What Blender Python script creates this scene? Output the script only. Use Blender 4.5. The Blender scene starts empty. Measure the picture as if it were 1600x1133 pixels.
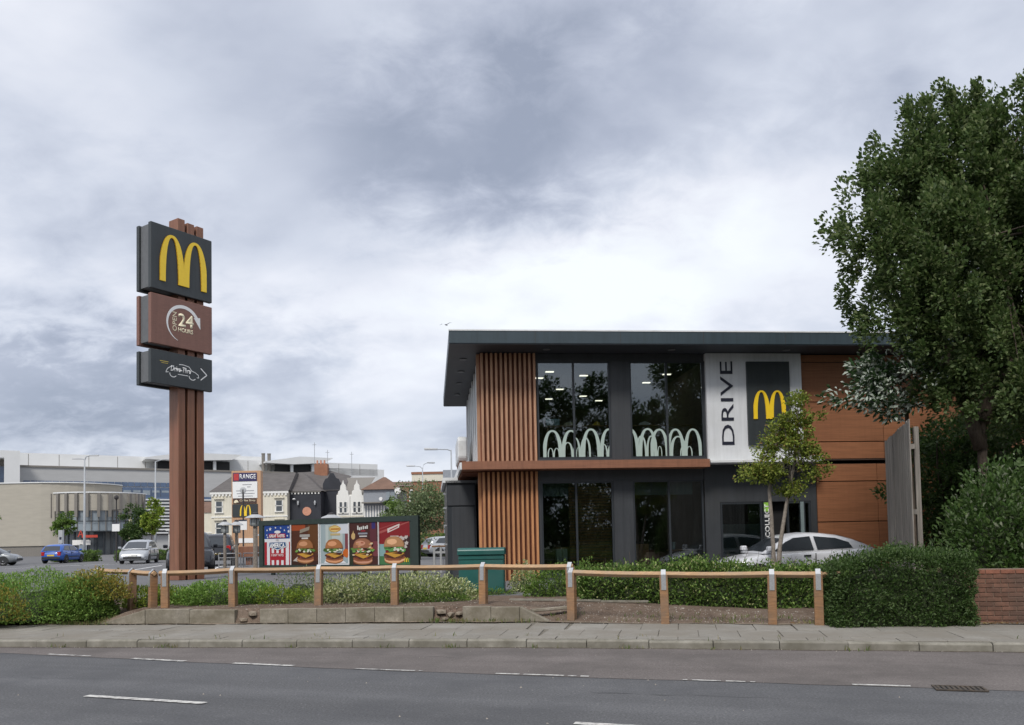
import bpy, bmesh, math, random
import numpy as np
from mathutils import Vector, Matrix, noise as mnoise

random.seed(7)
RNG = np.random.default_rng(11)
R = math.radians
scene = bpy.context.scene
COL = scene.collection

# ---------------------------------------------------------------- camera
cam_data = bpy.data.cameras.new('camera')
cam = bpy.data.objects.new('camera', cam_data)
COL.objects.link(cam)
cam_data.sensor_fit = 'HORIZONTAL'
cam_data.sensor_width = 36.0
cam_data.lens = 36.0 * 1265.0 / 1600.0
cam_data.shift_y = (0.2162 - math.tan(R(2.5))) * 1265.0 / 1600.0
cam_data.clip_start = 0.1
cam_data.clip_end = 5000
cam.matrix_world = Matrix.Translation((0, 0, 1.65)) @ Matrix.Rotation(math.pi / 2 + R(2.5), 4, 'X') @ Matrix.Rotation(-0.02, 4, 'Z')
scene.camera = cam

# ---------------------------------------------------------------- sky, sun, exposure
SUN_EL, SUN_AZ = 50.0, -162.0         # azimuth clockwise from +Y (view direction)
sun_dir = Vector((math.sin(R(SUN_AZ)) * math.cos(R(SUN_EL)), math.cos(R(SUN_AZ)) * math.cos(R(SUN_EL)), math.sin(R(SUN_EL))))
world = bpy.data.worlds.new('World')
scene.world = world
world.use_nodes = True
wt = world.node_tree
wt.nodes.clear()


def N(tree, kind, **kw):
    n = tree.nodes.new(kind)
    for k, v in kw.items():
        if k in n.inputs.keys() if isinstance(k, str) else False:
            n.inputs[k].default_value = v
        else:
            setattr(n, k, v)
    return n


def ramp(tree, stops, interp='LINEAR'):
    n = tree.nodes.new('ShaderNodeValToRGB')
    cr = n.color_ramp
    cr.interpolation = interp
    while len(cr.elements) < len(stops):
        cr.elements.new(0.5)
    for e, (p, c) in zip(cr.elements, stops):
        e.position = p
        if not isinstance(c, (tuple, list)):
            c = (c, c, c)
        e.color = (c[0], c[1], c[2], 1)
    return n


def build_world():
    L = wt.links.new
    out = wt.nodes.new('ShaderNodeOutputWorld')
    sky = wt.nodes.new('ShaderNodeTexSky')
    sky.sky_type = 'NISHITA'
    sky.sun_disc = False
    sky.sun_elevation = R(SUN_EL)
    sky.sun_rotation = R(SUN_AZ)
    bg1 = wt.nodes.new('ShaderNodeBackground')
    bg1.inputs['Strength'].default_value = 0.1
    L(sky.outputs[0], bg1.inputs['Color'])
    tc = wt.nodes.new('ShaderNodeTexCoord')
    nrm = wt.nodes.new('ShaderNodeVectorMath'); nrm.operation = 'NORMALIZE'
    L(tc.outputs['Generated'], nrm.inputs[0])
    sep = wt.nodes.new('ShaderNodeSeparateXYZ')
    L(nrm.outputs[0], sep.inputs[0])

    def math_(op, a, b=None, c=None, clamp=False):
        m = wt.nodes.new('ShaderNodeMath'); m.operation = op; m.use_clamp = clamp
        for i, v in enumerate((a, b, c)):
            if v is None:
                continue
            if isinstance(v, (int, float)):
                m.inputs[i].default_value = v
            else:
                L(v, m.inputs[i])
        return m.outputs[0]
    # flat cloud deck seen in perspective
    zc = math_('MAXIMUM', sep.outputs['Z'], 0.0)
    den = math_('ADD', zc, 0.42)
    px = math_('DIVIDE', sep.outputs['X'], den)
    py = math_('DIVIDE', sep.outputs['Y'], den)
    comb = wt.nodes.new('ShaderNodeCombineXYZ')
    L(px, comb.inputs[0]); L(py, comb.inputs[1])

    def fbm(scale, detail, rough, off, dist=0.0):
        mp = wt.nodes.new('ShaderNodeMapping')
        mp.inputs['Location'].default_value = off
        mp.inputs['Scale'].default_value = (scale, scale * 1.25, scale)
        L(comb.outputs[0], mp.inputs[0])
        nz = wt.nodes.new('ShaderNodeTexNoise')
        nz.inputs['Scale'].default_value = 1.0
        nz.inputs['Detail'].default_value = detail
        nz.inputs['Roughness'].default_value = rough
        nz.inputs['Distortion'].default_value = dist
        L(mp.outputs[0], nz.inputs['Vector'])
        return nz.outputs['Fac']
    big = fbm(1.6, 5, 0.5, CLOUD_OFF[0], 0.2)
    mid = fbm(3.3, 9, 0.5, CLOUD_OFF[1], 0.3)
    fine = fbm(11.0, 9, 0.6, CLOUD_OFF[2], 0.3)
    # soft banks of thick and thin cloud, edges broken by the noise
    wob = math_('MULTIPLY', math_('SUBTRACT', mid, 0.5), 0.9)
    wob2 = math_('MULTIPLY', math_('SUBTRACT', fine, 0.5), 0.13)
    tot = math_('ADD', math_('MULTIPLY', math_('SUBTRACT', big, 0.5), 1.35), math_('ADD', wob, wob2))
    tot = math_('ADD', tot, 0.585)
    for (az, el, raz, rel, amt) in CLOUD_BANKS:
        # angular distance in azimuth / elevation, perturbed
        azn = math_('ARCTAN2', sep.outputs['X'], sep.outputs['Y'])
        eln = math_('ARCSINE', sep.outputs['Z'])
        da = math_('DIVIDE', math_('SUBTRACT', math_('ADD', azn, math_('MULTIPLY', math_('SUBTRACT', mid, 0.5), 0.5)), R(az)), R(raz))
        de = math_('DIVIDE', math_('SUBTRACT', math_('ADD', eln, math_('MULTIPLY', math_('SUBTRACT', fine, 0.5), 0.22)), R(el)), R(rel))
        d2 = math_('ADD', math_('MULTIPLY', da, da), math_('MULTIPLY', de, de))
        g = math_('POWER', 2.718, math_('MULTIPLY', d2, -1.0))
        tot = math_('ADD', tot, math_('MULTIPLY', g, amt))
    cr = ramp(wt, [(0.0, (0.20, 0.225, 0.285)), (0.25, (0.28, 0.305, 0.37)), (0.5, (0.39, 0.415, 0.475)), (0.75, (0.50, 0.515, 0.56)), (1.0, (0.575, 0.60, 0.62))])
    L(tot, cr.inputs['Fac'])
    bg2 = wt.nodes.new('ShaderNodeBackground')
    bg2.inputs['Strength'].default_value = 1.0
    L(cr.outputs['Color'], bg2.inputs['Color'])
    mix = wt.nodes.new('ShaderNodeMixShader')
    mix.inputs['Fac'].default_value = 0.93
    L(bg1.outputs[0], mix.inputs[1]); L(bg2.outputs[0], mix.inputs[2])
    L(mix.outputs[0], out.inputs['Surface'])


CLOUD_OFF = ((3.1, 1.7, 0.0), (7.7, 4.1, 2.0), (1.3, 9.2, 5.0))
# azimuth, elevation (deg) of a bank, its angular half-sizes, amount (+ thin and bright, - thick and dark)
CLOUD_BANKS = ((-3, 26.0, 14, 5.5, -0.47), (20, 31, 20, 6, -0.32), (-27, 10.0, 13, 3.6, -0.52), (10, 17.5, 14, 4.6, 0.22), (-25, 27, 12, 8, 0.28), (-13, 18, 7, 4, 0.10), (-2, 3.5, 16, 2.5, 0.14))
build_world()

sun_data = bpy.data.lights.new('sun', 'SUN')
sun_data.energy = 1.5
sun_data.angle = R(14)
sun_data.color = (1.0, 0.96, 0.9)
sun = bpy.data.objects.new('sun', sun_data)
COL.objects.link(sun)
sun.rotation_euler = sun_dir.to_track_quat('Z', 'Y').to_euler()
vs = scene.view_settings
vs.view_transform = 'Standard'
vs.look = 'None'
vs.exposure = 0.8
vs.gamma = 1.0
vs.use_curve_mapping = False
scene.cycles.max_bounces = 8
scene.cycles.transparent_max_bounces = 16
scene.cycles.use_denoising = True

# ---------------------------------------------------------------- materials
MATS = {}


def mat(name, col, rough=0.7, var=0.12, scale=6.0, stretch=(1, 1, 1), bump=0.0, bscale=60.0, bdist=0.01, metal=0.0, spec=0.5, rv=0.0,
        speck=0.0, spscale=300.0, spcol=(0.5, 0.5, 0.48), dirt=None, dscale=1.2, damt=0.0, coat=0.0, grain=0.0, gscale=30.0, rot=0.0, streak=0.0):
    """procedural surface: noise-varied colour, optional specks, dirt, per-piece variation and relief; all in world metres"""
    m = bpy.data.materials.new(name)
    m.use_nodes = True
    t = m.node_tree
    L = t.links.new
    b = t.nodes['Principled BSDF']
    geo = t.nodes.new('ShaderNodeNewGeometry')
    mp = t.nodes.new('ShaderNodeMapping')
    mp.vector_type = 'TEXTURE' if rot else 'POINT'
    if rot:
        mp.inputs['Rotation'].default_value = (0, 0, R(rot))
        mp.inputs['Scale'].default_value = tuple(1.0 / q for q in stretch)
    else:
        mp.inputs['Scale'].default_value = stretch
    L(geo.outputs['Position'], mp.inputs[0])
    nz = t.nodes.new('ShaderNodeTexNoise')
    nz.inputs['Scale'].default_value = scale
    nz.inputs['Detail'].default_value = 6
    nz.inputs['Roughness'].default_value = 0.6
    L(mp.outputs[0], nz.inputs['Vector'])
    lo = tuple(max(0, c * (1 - var)) for c in col)
    hi = tuple(min(1, c * (1 + var)) for c in col)
    cr = ramp(t, [(0.3, lo), (0.7, hi)])
    L(nz.outputs['Fac'], cr.inputs['Fac'])
    c_out = cr.outputs['Color']

    def mix(fac, a, bcol, blend='MIX'):
        x = t.nodes.new('ShaderNodeMix')
        x.data_type = 'RGBA'; x.blend_type = blend
        if isinstance(fac, float):
            x.inputs['Factor'].default_value = fac
        else:
            L(fac, x.inputs['Factor'])
        L(a, x.inputs['A'])
        if isinstance(bcol, tuple):
            x.inputs['B'].default_value = (*bcol, 1)
        else:
            L(bcol, x.inputs['B'])
        return x.outputs['Result']
    if rv:
        oi = t.nodes.new('ShaderNodeObjectInfo')
        hs = t.nodes.new('ShaderNodeHueSaturation')
        mr = t.nodes.new('ShaderNodeMapRange')
        mr.inputs['To Min'].default_value = 1 - rv
        mr.inputs['To Max'].default_value = 1 + rv
        L(oi.outputs['Random'], mr.inputs['Value'])
        L(mr.outputs[0], hs.inputs['Value'])
        L(c_out, hs.inputs['Color'])
        c_out = hs.outputs['Color']
    if grain:
        ng = t.nodes.new('ShaderNodeTexNoise')
        ng.inputs['Scale'].default_value = gscale
        ng.inputs['Detail'].default_value = 4
        ng.inputs['Roughness'].default_value = 0.8
        L(geo.outputs['Position'], ng.inputs['Vector'])
        rg = ramp(t, [(0.3, 1 - grain), (0.5, 1.0), (0.7, 1 + grain)])
        L(ng.outputs['Fac'], rg.inputs['Fac'])
        c_out = mix(1.0, c_out, rg.outputs['Color'], 'MULTIPLY')
    if speck:
        vz = t.nodes.new('ShaderNodeTexVoronoi')
        vz.inputs['Scale'].default_value = spscale
        L(geo.outputs['Position'], vz.inputs['Vector'])
        r2 = ramp(t, [(0.0, 1.0), (speck, 1.0), (speck + 0.06, 0.0)])
        L(vz.outputs['Distance'], r2.inputs['Fac'])
        # only some of the cells carry a light chip
        cm = t.nodes.new('ShaderNodeMath'); cm.operation = 'GREATER_THAN'; cm.inputs[1].default_value = 0.72
        sp = t.nodes.new('ShaderNodeSeparateColor')
        L(vz.outputs['Color'], sp.inputs[0]); L(sp.outputs[0], cm.inputs[0])
        mm = t.nodes.new('ShaderNodeMath'); mm.operation = 'MULTIPLY'
        L(r2.outputs['Color'], mm.inputs[0]); L(cm.outputs[0], mm.inputs[1])
        c_out = mix(mm.outputs[0], c_out, spcol)
    if dirt is not None:
        n2 = t.nodes.new('ShaderNodeTexNoise')
        n2.inputs['Scale'].default_value = dscale
        n2.inputs['Detail'].default_value = 8
        n2.inputs['Roughness'].default_value = 0.65
        L(geo.outputs['Position'], n2.inputs['Vector'])
        r3 = ramp(t, [(0.62 - 0.35 * damt, 0.0), (0.78 - 0.2 * damt, min(1.0, 0.5 + damt * 0.5))])
        L(n2.outputs['Fac'], r3.inputs['Fac'])
        c_out = mix(r3.outputs['Color'], c_out, dirt)
    if streak:
        # rain streaks and grime running down the face
        ms = t.nodes.new('ShaderNodeMapping')
        ms.inputs['Scale'].default_value = (7, 7, 0.35)
        L(geo.outputs['Position'], ms.inputs[0])
        n4 = t.nodes.new('ShaderNodeTexNoise')
        n4.inputs['Scale'].default_value = 1.3
        n4.inputs['Detail'].default_value = 7
        n4.inputs['Roughness'].default_value = 0.7
        L(ms.outputs[0], n4.inputs['Vector'])
        r4 = ramp(t, [(0.45, 1.0), (0.75, 1 - streak)])
        L(n4.outputs['Fac'], r4.inputs['Fac'])
        c_out = mix(1.0, c_out, r4.outputs['Color'], 'MULTIPLY')
    L(c_out, b.inputs['Base Color'])
    b.inputs['Roughness'].default_value = rough
    b.inputs['Metallic'].default_value = metal
    b.inputs['Specular IOR Level'].default_value = spec
    if coat:
        b.inputs['Coat Weight'].default_value = coat
        b.inputs['Coat Roughness'].default_value = 0.06
    if bump:
        n3 = t.nodes.new('ShaderNodeTexNoise')
        n3.inputs['Scale'].default_value = bscale
        n3.inputs['Detail'].default_value = 5
        L(mp.outputs[0], n3.inputs['Vector'])
        bp = t.nodes.new('ShaderNodeBump')
        bp.inputs['Strength'].default_value = bump
        bp.inputs['Distance'].default_value = bdist
        L(n3.outputs['Fac'], bp.inputs['Height'])
        L(bp.outputs['Normal'], b.inputs['Normal'])
    MATS[name] = m
    return m


def emit_mat(name, col, strength):
    m = bpy.data.materials.new(name)
    m.use_nodes = True
    b = m.node_tree.nodes['Principled BSDF']
    b.inputs['Base Color'].default_value = (*col, 1)
    b.inputs['Emission Color'].default_value = (*col, 1)
    b.inputs['Emission Strength'].default_value = strength
    MATS[name] = m
    return m


def glass_mat(name, tint=(0.8, 0.82, 0.8), base=0.06, gain=1.6):
    m = bpy.data.materials.new(name)
    m.use_nodes = True
    t = m.node_tree
    t.nodes.clear()
    L = t.links.new
    out = t.nodes.new('ShaderNodeOutputMaterial')
    tr = t.nodes.new('ShaderNodeBsdfTransparent')
    tr.inputs['Color'].default_value = (*tint, 1)
    gl = t.nodes.new('ShaderNodeBsdfGlossy')
    gl.inputs['Roughness'].default_value = 0.015
    gl.inputs['Color'].default_value = (0.9, 0.95, 1.0, 1)
    fr = t.nodes.new('ShaderNodeFresnel')
    fr.inputs['IOR'].default_value = 1.5
    ma = t.nodes.new('ShaderNodeMath'); ma.operation = 'MULTIPLY_ADD'; ma.use_clamp = True
    ma.inputs[1].default_value = gain
    ma.inputs[2].default_value = base
    L(fr.outputs[0], ma.inputs[0])
    mx = t.nodes.new('ShaderNodeMixShader')
    L(ma.outputs[0], mx.inputs[0]); L(tr.outputs[0], mx.inputs[1]); L(gl.outputs[0], mx.inputs[2])
    L(mx.outputs[0], out.inputs['Surface'])
    MATS[name] = m
    return m


def attr_mat(name, rough=0.6, trans=0.0, spec=0.3, back=None):
    """colour from the mesh attribute 'col' (each leaf or each printed area has its own); back = paler leaf underside"""
    m = bpy.data.materials.new(name)
    m.use_nodes = True
    t = m.node_tree
    L = t.links.new
    b = t.nodes['Principled BSDF']
    at = t.nodes.new('ShaderNodeAttribute')
    at.attribute_name = 'col'
    c = at.outputs['Color']
    if back is not None:
        geo = t.nodes.new('ShaderNodeNewGeometry')
        x = t.nodes.new('ShaderNodeMix'); x.data_type = 'RGBA'
        fm = t.nodes.new('ShaderNodeMath'); fm.operation = 'MULTIPLY'
        fm.inputs[1].default_value = back[3]
        L(geo.outputs['Backfacing'], fm.inputs[0])
        L(fm.outputs[0], x.inputs['Factor'])
        L(c, x.inputs['A'])
        x.inputs['B'].default_value = (back[0], back[1], back[2], 1)
        c = x.outputs['Result']
    L(c, b.inputs['Base Color'])
    b.inputs['Roughness'].default_value = rough
    b.inputs['Specular IOR Level'].default_value = spec
    if trans:
        out = t.nodes['Material Output']
        tl = t.nodes.new('ShaderNodeBsdfTranslucent')
        L(c, tl.inputs['Color'])
        mx = t.nodes.new('ShaderNodeMixShader')
        mx.inputs[0].default_value = trans
        L(b.outputs[0], mx.inputs[1]); L(tl.outputs[0], mx.inputs[2])
        L(mx.outputs[0], out.inputs['Surface'])
    MATS[name] = m
    return m


# ---------------------------------------------------------------- object helpers
def tag(o, label=None, cat=None, group=None, kind=None):
    if label: o['label'] = label
    if cat: o['category'] = cat
    if group: o['group'] = group
    if kind: o['kind'] = kind
    return o


def thing(name, label, cat, loc=(0, 0, 0), rz=0.0, group=None):
    o = bpy.data.objects.new(name, None)
    COL.objects.link(o)
    o.location = loc
    o.rotation_euler = (0, 0, rz)
    o.empty_display_size = 0.1
    return tag(o, label, cat, group)


def struct_root(name):
    o = bpy.data.objects.new(name, None)
    COL.objects.link(o)
    o['kind'] = 'structure'
    return o


def place(name, mesh, parent=None, loc=(0, 0, 0), rz=0.0, scale=None):
    o = bpy.data.objects.new(name, mesh)
    COL.objects.link(o)
    o.parent = parent
    o.location = loc
    o.rotation_euler = (0, 0, rz)
    if scale: o.scale = scale
    return o


class MB:
    """collects faces into one mesh"""
    def __init__(self):
        self.v = []; self.f = []; self.mi = []

    def add(self, vs, fs, mi=0):
        n = len(self.v)
        self.v += [tuple(p) for p in vs]
        self.f += [tuple(i + n for i in f) for f in fs]
        self.mi += [mi] * len(fs)
        return self

    def box(self, x0, x1, y0, y1, z0, z1, mi=0):
        return self.add([(x0, y0, z0), (x1, y0, z0), (x1, y1, z0), (x0, y1, z0), (x0, y0, z1), (x1, y0, z1), (x1, y1, z1), (x0, y1, z1)],
                        [(3, 2, 1, 0), (4, 5, 6, 7), (0, 1, 5, 4), (1, 2, 6, 5), (2, 3, 7, 6), (3, 0, 4, 7)], mi)

    def poly(self, pts, mi=0):
        return self.add(pts, [tuple(range(len(pts)))], mi)

    def prism(self, pts, axis, a, b, mi=0):
        """extrude a 2-D outline: axis 'y' -> pts are (x,z); 'x' -> (y,z); 'z' -> (x,y)"""
        def P(p, t):
            return {'y': (p[0], t, p[1]), 'x': (t, p[0], p[1]), 'z': (p[0], p[1], t)}[axis]
        n = len(pts)
        vs = [P(p, a) for p in pts] + [P(p, b) for p in pts]
        fs = [tuple(range(n)), tuple(range(2 * n - 1, n - 1, -1))] + [(i, i + n, (i + 1) % n + n, (i + 1) % n) for i in range(n)]
        return self.add(vs, fs, mi)

    def tube(self, pts, rad, seg=6, mi=0, cap=True):
        pts = [Vector(p) for p in pts]
        if not isinstance(rad, (list, tuple)): rad = [rad] * len(pts)
        vs = []; fs = []
        up = Vector((0.13, 0.27, 0.95))
        for i, p in enumerate(pts):
            d = (pts[min(i + 1, len(pts) - 1)] - pts[max(i - 1, 0)])
            d = d.normalized() if d.length > 1e-9 else Vector((0, 0, 1))
            ref = up if abs(d.dot(up)) < 0.95 else Vector((1, 0.1, 0))
            a = d.cross(ref).normalized(); b = d.cross(a)
            for k in range(seg):
                t = 2 * math.pi * k / seg
                vs.append(p + (a * math.cos(t) + b * math.sin(t)) * rad[i])
        for i in range(len(pts) - 1):
            for k in range(seg):
                k2 = (k + 1) % seg
                fs.append((i * seg + k, i * seg + k2, (i + 1) * seg + k2, (i + 1) * seg + k))
        if cap:
            fs.append(tuple(range(seg))); fs.append(tuple(range(len(pts) * seg - 1, (len(pts) - 1) * seg - 1, -1)))
        return self.add(vs, fs, mi)

    def lathe(self, prof, c=(0, 0, 0), axis='z', seg=16, mi=0):
        """prof: list of (radius, height)"""
        vs = []; fs = []
        for r, h in prof:
            for k in range(seg):
                t = 2 * math.pi * k / seg
                x, y = r * math.cos(t), r * math.sin(t)
                p = {'z': (x, y, h), 'y': (x, h, y), 'x': (h, x, y)}[axis]
                vs.append((p[0] + c[0], p[1] + c[1], p[2] + c[2]))
        for i in range(len(prof) - 1):
            for k in range(seg):
                k2 = (k + 1) % seg
                fs.append((i * seg + k, i * seg + k2, (i + 1) * seg + k2, (i + 1) * seg + k))
        fs.append(tuple(range(seg))); fs.append(tuple(range((len(prof) - 1) * seg, len(prof) * seg)))
        return self.add(vs, fs, mi)

    def mesh(self, name, mats, bevel=0.0, smooth=False, seg=1):
        me = bpy.data.meshes.new(name)
        me.from_pydata(self.v, [], self.f)
        if not isinstance(mats, (list, tuple)): mats = [mats]
        for m in mats: me.materials.append(MATS[m] if isinstance(m, str) else m)
        if len(mats) > 1: me.polygons.foreach_set('material_index', self.mi)
        bm = bmesh.new(); bm.from_mesh(me)
        bmesh.ops.recalc_face_normals(bm, faces=bm.faces)
        if bevel:
            ed = [e for e in bm.edges if len(e.link_faces) == 2 and e.calc_face_angle(0) > 0.5]
            bmesh.ops.bevel(bm, geom=ed, offset=bevel, segments=seg, affect='EDGES', clamp_overlap=True)
        bm.to_mesh(me); bm.free()
        if smooth: me.polygons.foreach_set('use_smooth', [True] * len(me.polygons))
        me.update()
        return me

    def obj(self, name, mats, parent=None, loc=(0, 0, 0), rz=0.0, **kw):
        return place(name, self.mesh(name, mats, **kw), parent, loc, rz)


def box_obj(name, m, x0, x1, y0, y1, z0, z1, parent=None, bevel=0.0, loc=(0, 0, 0), rz=0.0):
    return MB().box(x0, x1, y0, y1, z0, z1).obj(name, m, parent, loc, rz, bevel=bevel)


_TXT = {}


def text_mesh(txt, w, h, mname, depth=0.0, shear=0.0, bold=0.0):
    """flat or raised lettering in the x-z plane, facing -y, fitted to w x h with its lower left corner at the origin"""
    key = (txt, w, h, mname, depth)
    if key in _TXT: return _TXT[key]
    cu = bpy.data.curves.new('lettering', 'FONT')
    cu.body = txt
    cu.size = 1.0
    cu.resolution_u = 3
    cu.shear = shear
    cu.extrude = 0.0
    cu.offset = bold
    o = bpy.data.objects.new('lettering', cu)
    COL.objects.link(o)
    dg = bpy.context.evaluated_depsgraph_get()
    me0 = bpy.data.meshes.new_from_object(o.evaluated_get(dg))
    bpy.data.objects.remove(o)
    bm = bmesh.new(); bm.from_mesh(me0)
    bpy.data.meshes.remove(me0)
    xs = [v.co.x for v in bm.verts]; ys = [v.co.y for v in bm.verts]
    x0, y0 = min(xs), min(ys)
    sx, sy = w / (max(xs) - x0), h / (max(ys) - y0)
    for v in bm.verts:
        v.co = Vector(((v.co.x - x0) * sx, 0.0, (v.co.y - y0) * sy))
    bmesh.ops.recalc_face_normals(bm, faces=bm.faces)
    for f in bm.faces:
        if f.normal.y > 0: f.normal_flip()
    if depth:
        r = bmesh.ops.extrude_face_region(bm, geom=list(bm.faces))
        for g in r['geom']:
            if isinstance(g, bmesh.types.BMVert): g.co.y -= depth
        bmesh.ops.recalc_face_normals(bm, faces=bm.faces)
    me = bpy.data.meshes.new('lettering')
    bm.to_mesh(me); bm.free()
    me.materials.append(MATS[mname])
    _TXT[key] = me
    return me


def arches_faces(w, h, x0=0.0, z0=0.0, n=14, leg=0.135, top=0.055, clip=None):
    """the double arch: list of quads (x,z); w x h, lower left at x0,z0"""
    quads = []
    c = w * 0.25
    for side in (-1, 1):
        cx = x0 + w / 2 + side * c * 1.0
        ao = w * 0.27 if True else 0
        ai = ao - w * leg
        ho, hi = h, h * (1 - top)
        po = []; pi_ = []
        for k in range(2 * n + 1):
            t = math.pi * k / (2 * n)
            ex = 0.86
            co, si = math.cos(t), math.sin(t)
            fx = math.copysign(abs(co) ** ex, co)
            xo = cx + ao * fx; zo = z0 + ho * si ** 0.92
            xi = cx + ai * fx * (1.0); zi = z0 + hi * si ** 0.92
            mid = x0 + w / 2
            xo = min(xo, mid) if side < 0 else max(xo, mid)
            xo = min(max(xo, x0), x0 + w)
            po.append((xo, zo)); pi_.append((xi, zi))
        for k in range(2 * n):
            quads.append((pi_[k], po[k], po[k + 1], pi_[k + 1]))
    return quads


def arches(name, w, h, mname, parent, loc, depth=0.03, rz=0.0, **kw):
    mb = MB()
    for q in arches_faces(w, h, **kw):
        vs = [(p[0], -depth, p[1]) for p in q] + [(p[0], 0, p[1]) for p in q]
        mb.add(vs, [(0, 1, 2, 3), (7, 6, 5, 4), (0, 4, 5, 1), (2, 6, 7, 3)])
    me = mb.mesh(name, mname)
    bm = bmesh.new(); bm.from_mesh(me)
    bmesh.ops.remove_doubles(bm, verts=bm.verts, dist=1e-4)
    bmesh.ops.recalc_face_normals(bm, faces=bm.faces)
    bm.to_mesh(me); bm.free()
    return place(name, me, parent, loc, rz)


def sstep(a, b, x):
    t = min(1.0, max(0.0, (x - a) / (b - a)))
    return t * t * (3 - 2 * t)


def interp(pts, x):
    if x <= pts[0][0]:
        (x0, y0), (x1, y1) = pts[0], pts[1]
    elif x >= pts[-1][0]:
        (x0, y0), (x1, y1) = pts[-2], pts[-1]
    else:
        for (x0, y0), (x1, y1) in zip(pts, pts[1:]):
            if x0 <= x <= x1: break
    return y0 + (y1 - y0) * (x - x0) / (x1 - x0)


# ---------------------------------------------------------------- palette
mat('asphalt', (0.121, 0.122, 0.127), rough=0.92, var=0.16, scale=0.55, rot=-18.5, stretch=(0.12, 2.2, 1), bump=0.6, bscale=120, bdist=0.006, speck=0.13, spscale=16, spcol=(0.19, 0.19, 0.19), spec=0.22, dirt=(0.078, 0.08, 0.086), dscale=0.5, damt=0.5, grain=0.5, gscale=42)
mat('asphalt_brown', (0.155, 0.138, 0.131), rough=0.93, var=0.16, scale=0.8, rot=-12, stretch=(0.25, 1.8, 1), bump=0.6, bscale=120, bdist=0.006, speck=0.14, spscale=18, spcol=(0.25, 0.235, 0.22), spec=0.2, dirt=(0.105, 0.095, 0.09), dscale=0.8, damt=0.55, grain=0.42, gscale=45)
mat('asphalt_lot', (0.15, 0.15, 0.155), rough=0.9, var=0.12, scale=0.4, bump=0.3, bscale=90, spec=0.25)
mat('ground_far', (0.12, 0.13, 0.09), rough=0.95, scale=0.05)
mat('slab', (0.262, 0.25, 0.226), rough=0.9, var=0.12, scale=3.0, bump=0.35, bscale=70, rv=0.1, dirt=(0.21, 0.19, 0.16), dscale=0.9, damt=0.85, spec=0.25, grain=0.2, gscale=35)
mat('slab_bed', (0.15, 0.135, 0.11), rough=0.95, var=0.3, scale=14)
mat('kerb_concrete', (0.27, 0.255, 0.22), rough=0.9, var=0.16, scale=5, bump=0.4, bscale=60, rv=0.12, dirt=(0.15, 0.14, 0.11), dscale=2.2, damt=0.7, spec=0.25)
mat('wall_concrete', (0.30, 0.272, 0.225), rough=0.92, var=0.2, grain=0.22, gscale=20, scale=4, bump=0.5, bscale=45, rv=0.12, dirt=(0.17, 0.15, 0.11), dscale=2.6, damt=0.8, spec=0.2)
mat('rubble', (0.235, 0.195, 0.15), rough=0.95, var=0.3, scale=9, bump=0.6, bscale=40)
mat('soil', (0.135, 0.098, 0.075), rough=0.97, var=0.35, scale=9, bump=1.0, bscale=38, bdist=0.03, speck=0.22, spscale=26, spcol=(0.28, 0.24, 0.20), dirt=(0.20, 0.155, 0.12), dscale=1.1, damt=0.7, spec=0.1, grain=0.45, gscale=24)
mat('stone', (0.33, 0.30, 0.26), rough=0.9, var=0.35, scale=30)
mat('timber', (0.325, 0.18, 0.09), rough=0.75, var=0.3, scale=5, stretch=(1, 1, 7), bump=0.3, bscale=30, rv=0.12, dirt=(0.22, 0.155, 0.11), dscale=2.6, damt=0.65, spec=0.3)
mat('timber_rail', (0.42, 0.27, 0.15), rough=0.75, var=0.28, scale=7, stretch=(0.35, 6, 6), bump=0.25, bscale=30, rv=0.1, dirt=(0.36, 0.27, 0.19), dscale=2.2, damt=0.6, spec=0.3)
mat('galvanised', (0.50, 0.515, 0.53), rough=0.5, var=0.12, scale=40, metal=0.75)
mat('slat_wood', (0.43, 0.24, 0.145), rough=0.6, var=0.22, scale=3, stretch=(8, 8, 0.6), rv=0.16, bump=0.15, bscale=30)
mat('slat_wood_low', (0.47, 0.22, 0.095), rough=0.6, var=0.2, scale=3, stretch=(8, 8, 0.6), rv=0.14, bump=0.15, bscale=30)
mat('slat_back', (0.17, 0.06, 0.032), rough=0.75, var=0.2, scale=4)
mat('band_wood', (0.27, 0.118, 0.066), streak=0.25, rough=0.55, var=0.14, scale=4, stretch=(0.5, 0.5, 9))
mat('panel_wood', (0.275, 0.115, 0.054), streak=0.1, rough=0.55, var=0.2, scale=3.4, stretch=(0.4, 0.4, 11), rv=0.09, spec=0.4)
mat('panel_joint', (0.05, 0.03, 0.022), rough=0.7)
mat('slate_metal', (0.042, 0.062, 0.074), streak=0.3, rough=0.42, var=0.08, scale=2, spec=0.5)
mat('soffit', (0.035, 0.041, 0.05), rough=0.55, var=0.1, scale=2)
mat('wall_grey', (0.046, 0.05, 0.056), streak=0.3, rough=0.55, var=0.1, scale=1.6, dirt=(0.055, 0.058, 0.06), dscale=0.9, damt=0.4)
mat('frame_dark', (0.032, 0.037, 0.043), rough=0.4, var=0.06, spec=0.5)
mat('white_panel', (0.70, 0.715, 0.735), streak=0.14, rough=0.4, var=0.03, scale=1.5, dirt=(0.6, 0.61, 0.61), dscale=0.7, damt=0.35)
mat('white_trim', (0.72, 0.73, 0.73), rough=0.45, var=0.04, dirt=(0.5, 0.5, 0.48), dscale=2.5, damt=0.3)
mat('sign_dark', (0.036, 0.043, 0.046), streak=0.25, rough=0.45, var=0.1, scale=2.5)
mat('sign_edge', (0.12, 0.125, 0.13), rough=0.5, var=0.1)
mat('sign_brown', (0.215, 0.105, 0.078), streak=0.2, rough=0.5, var=0.12, scale=4, stretch=(1, 1, 12))
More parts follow.
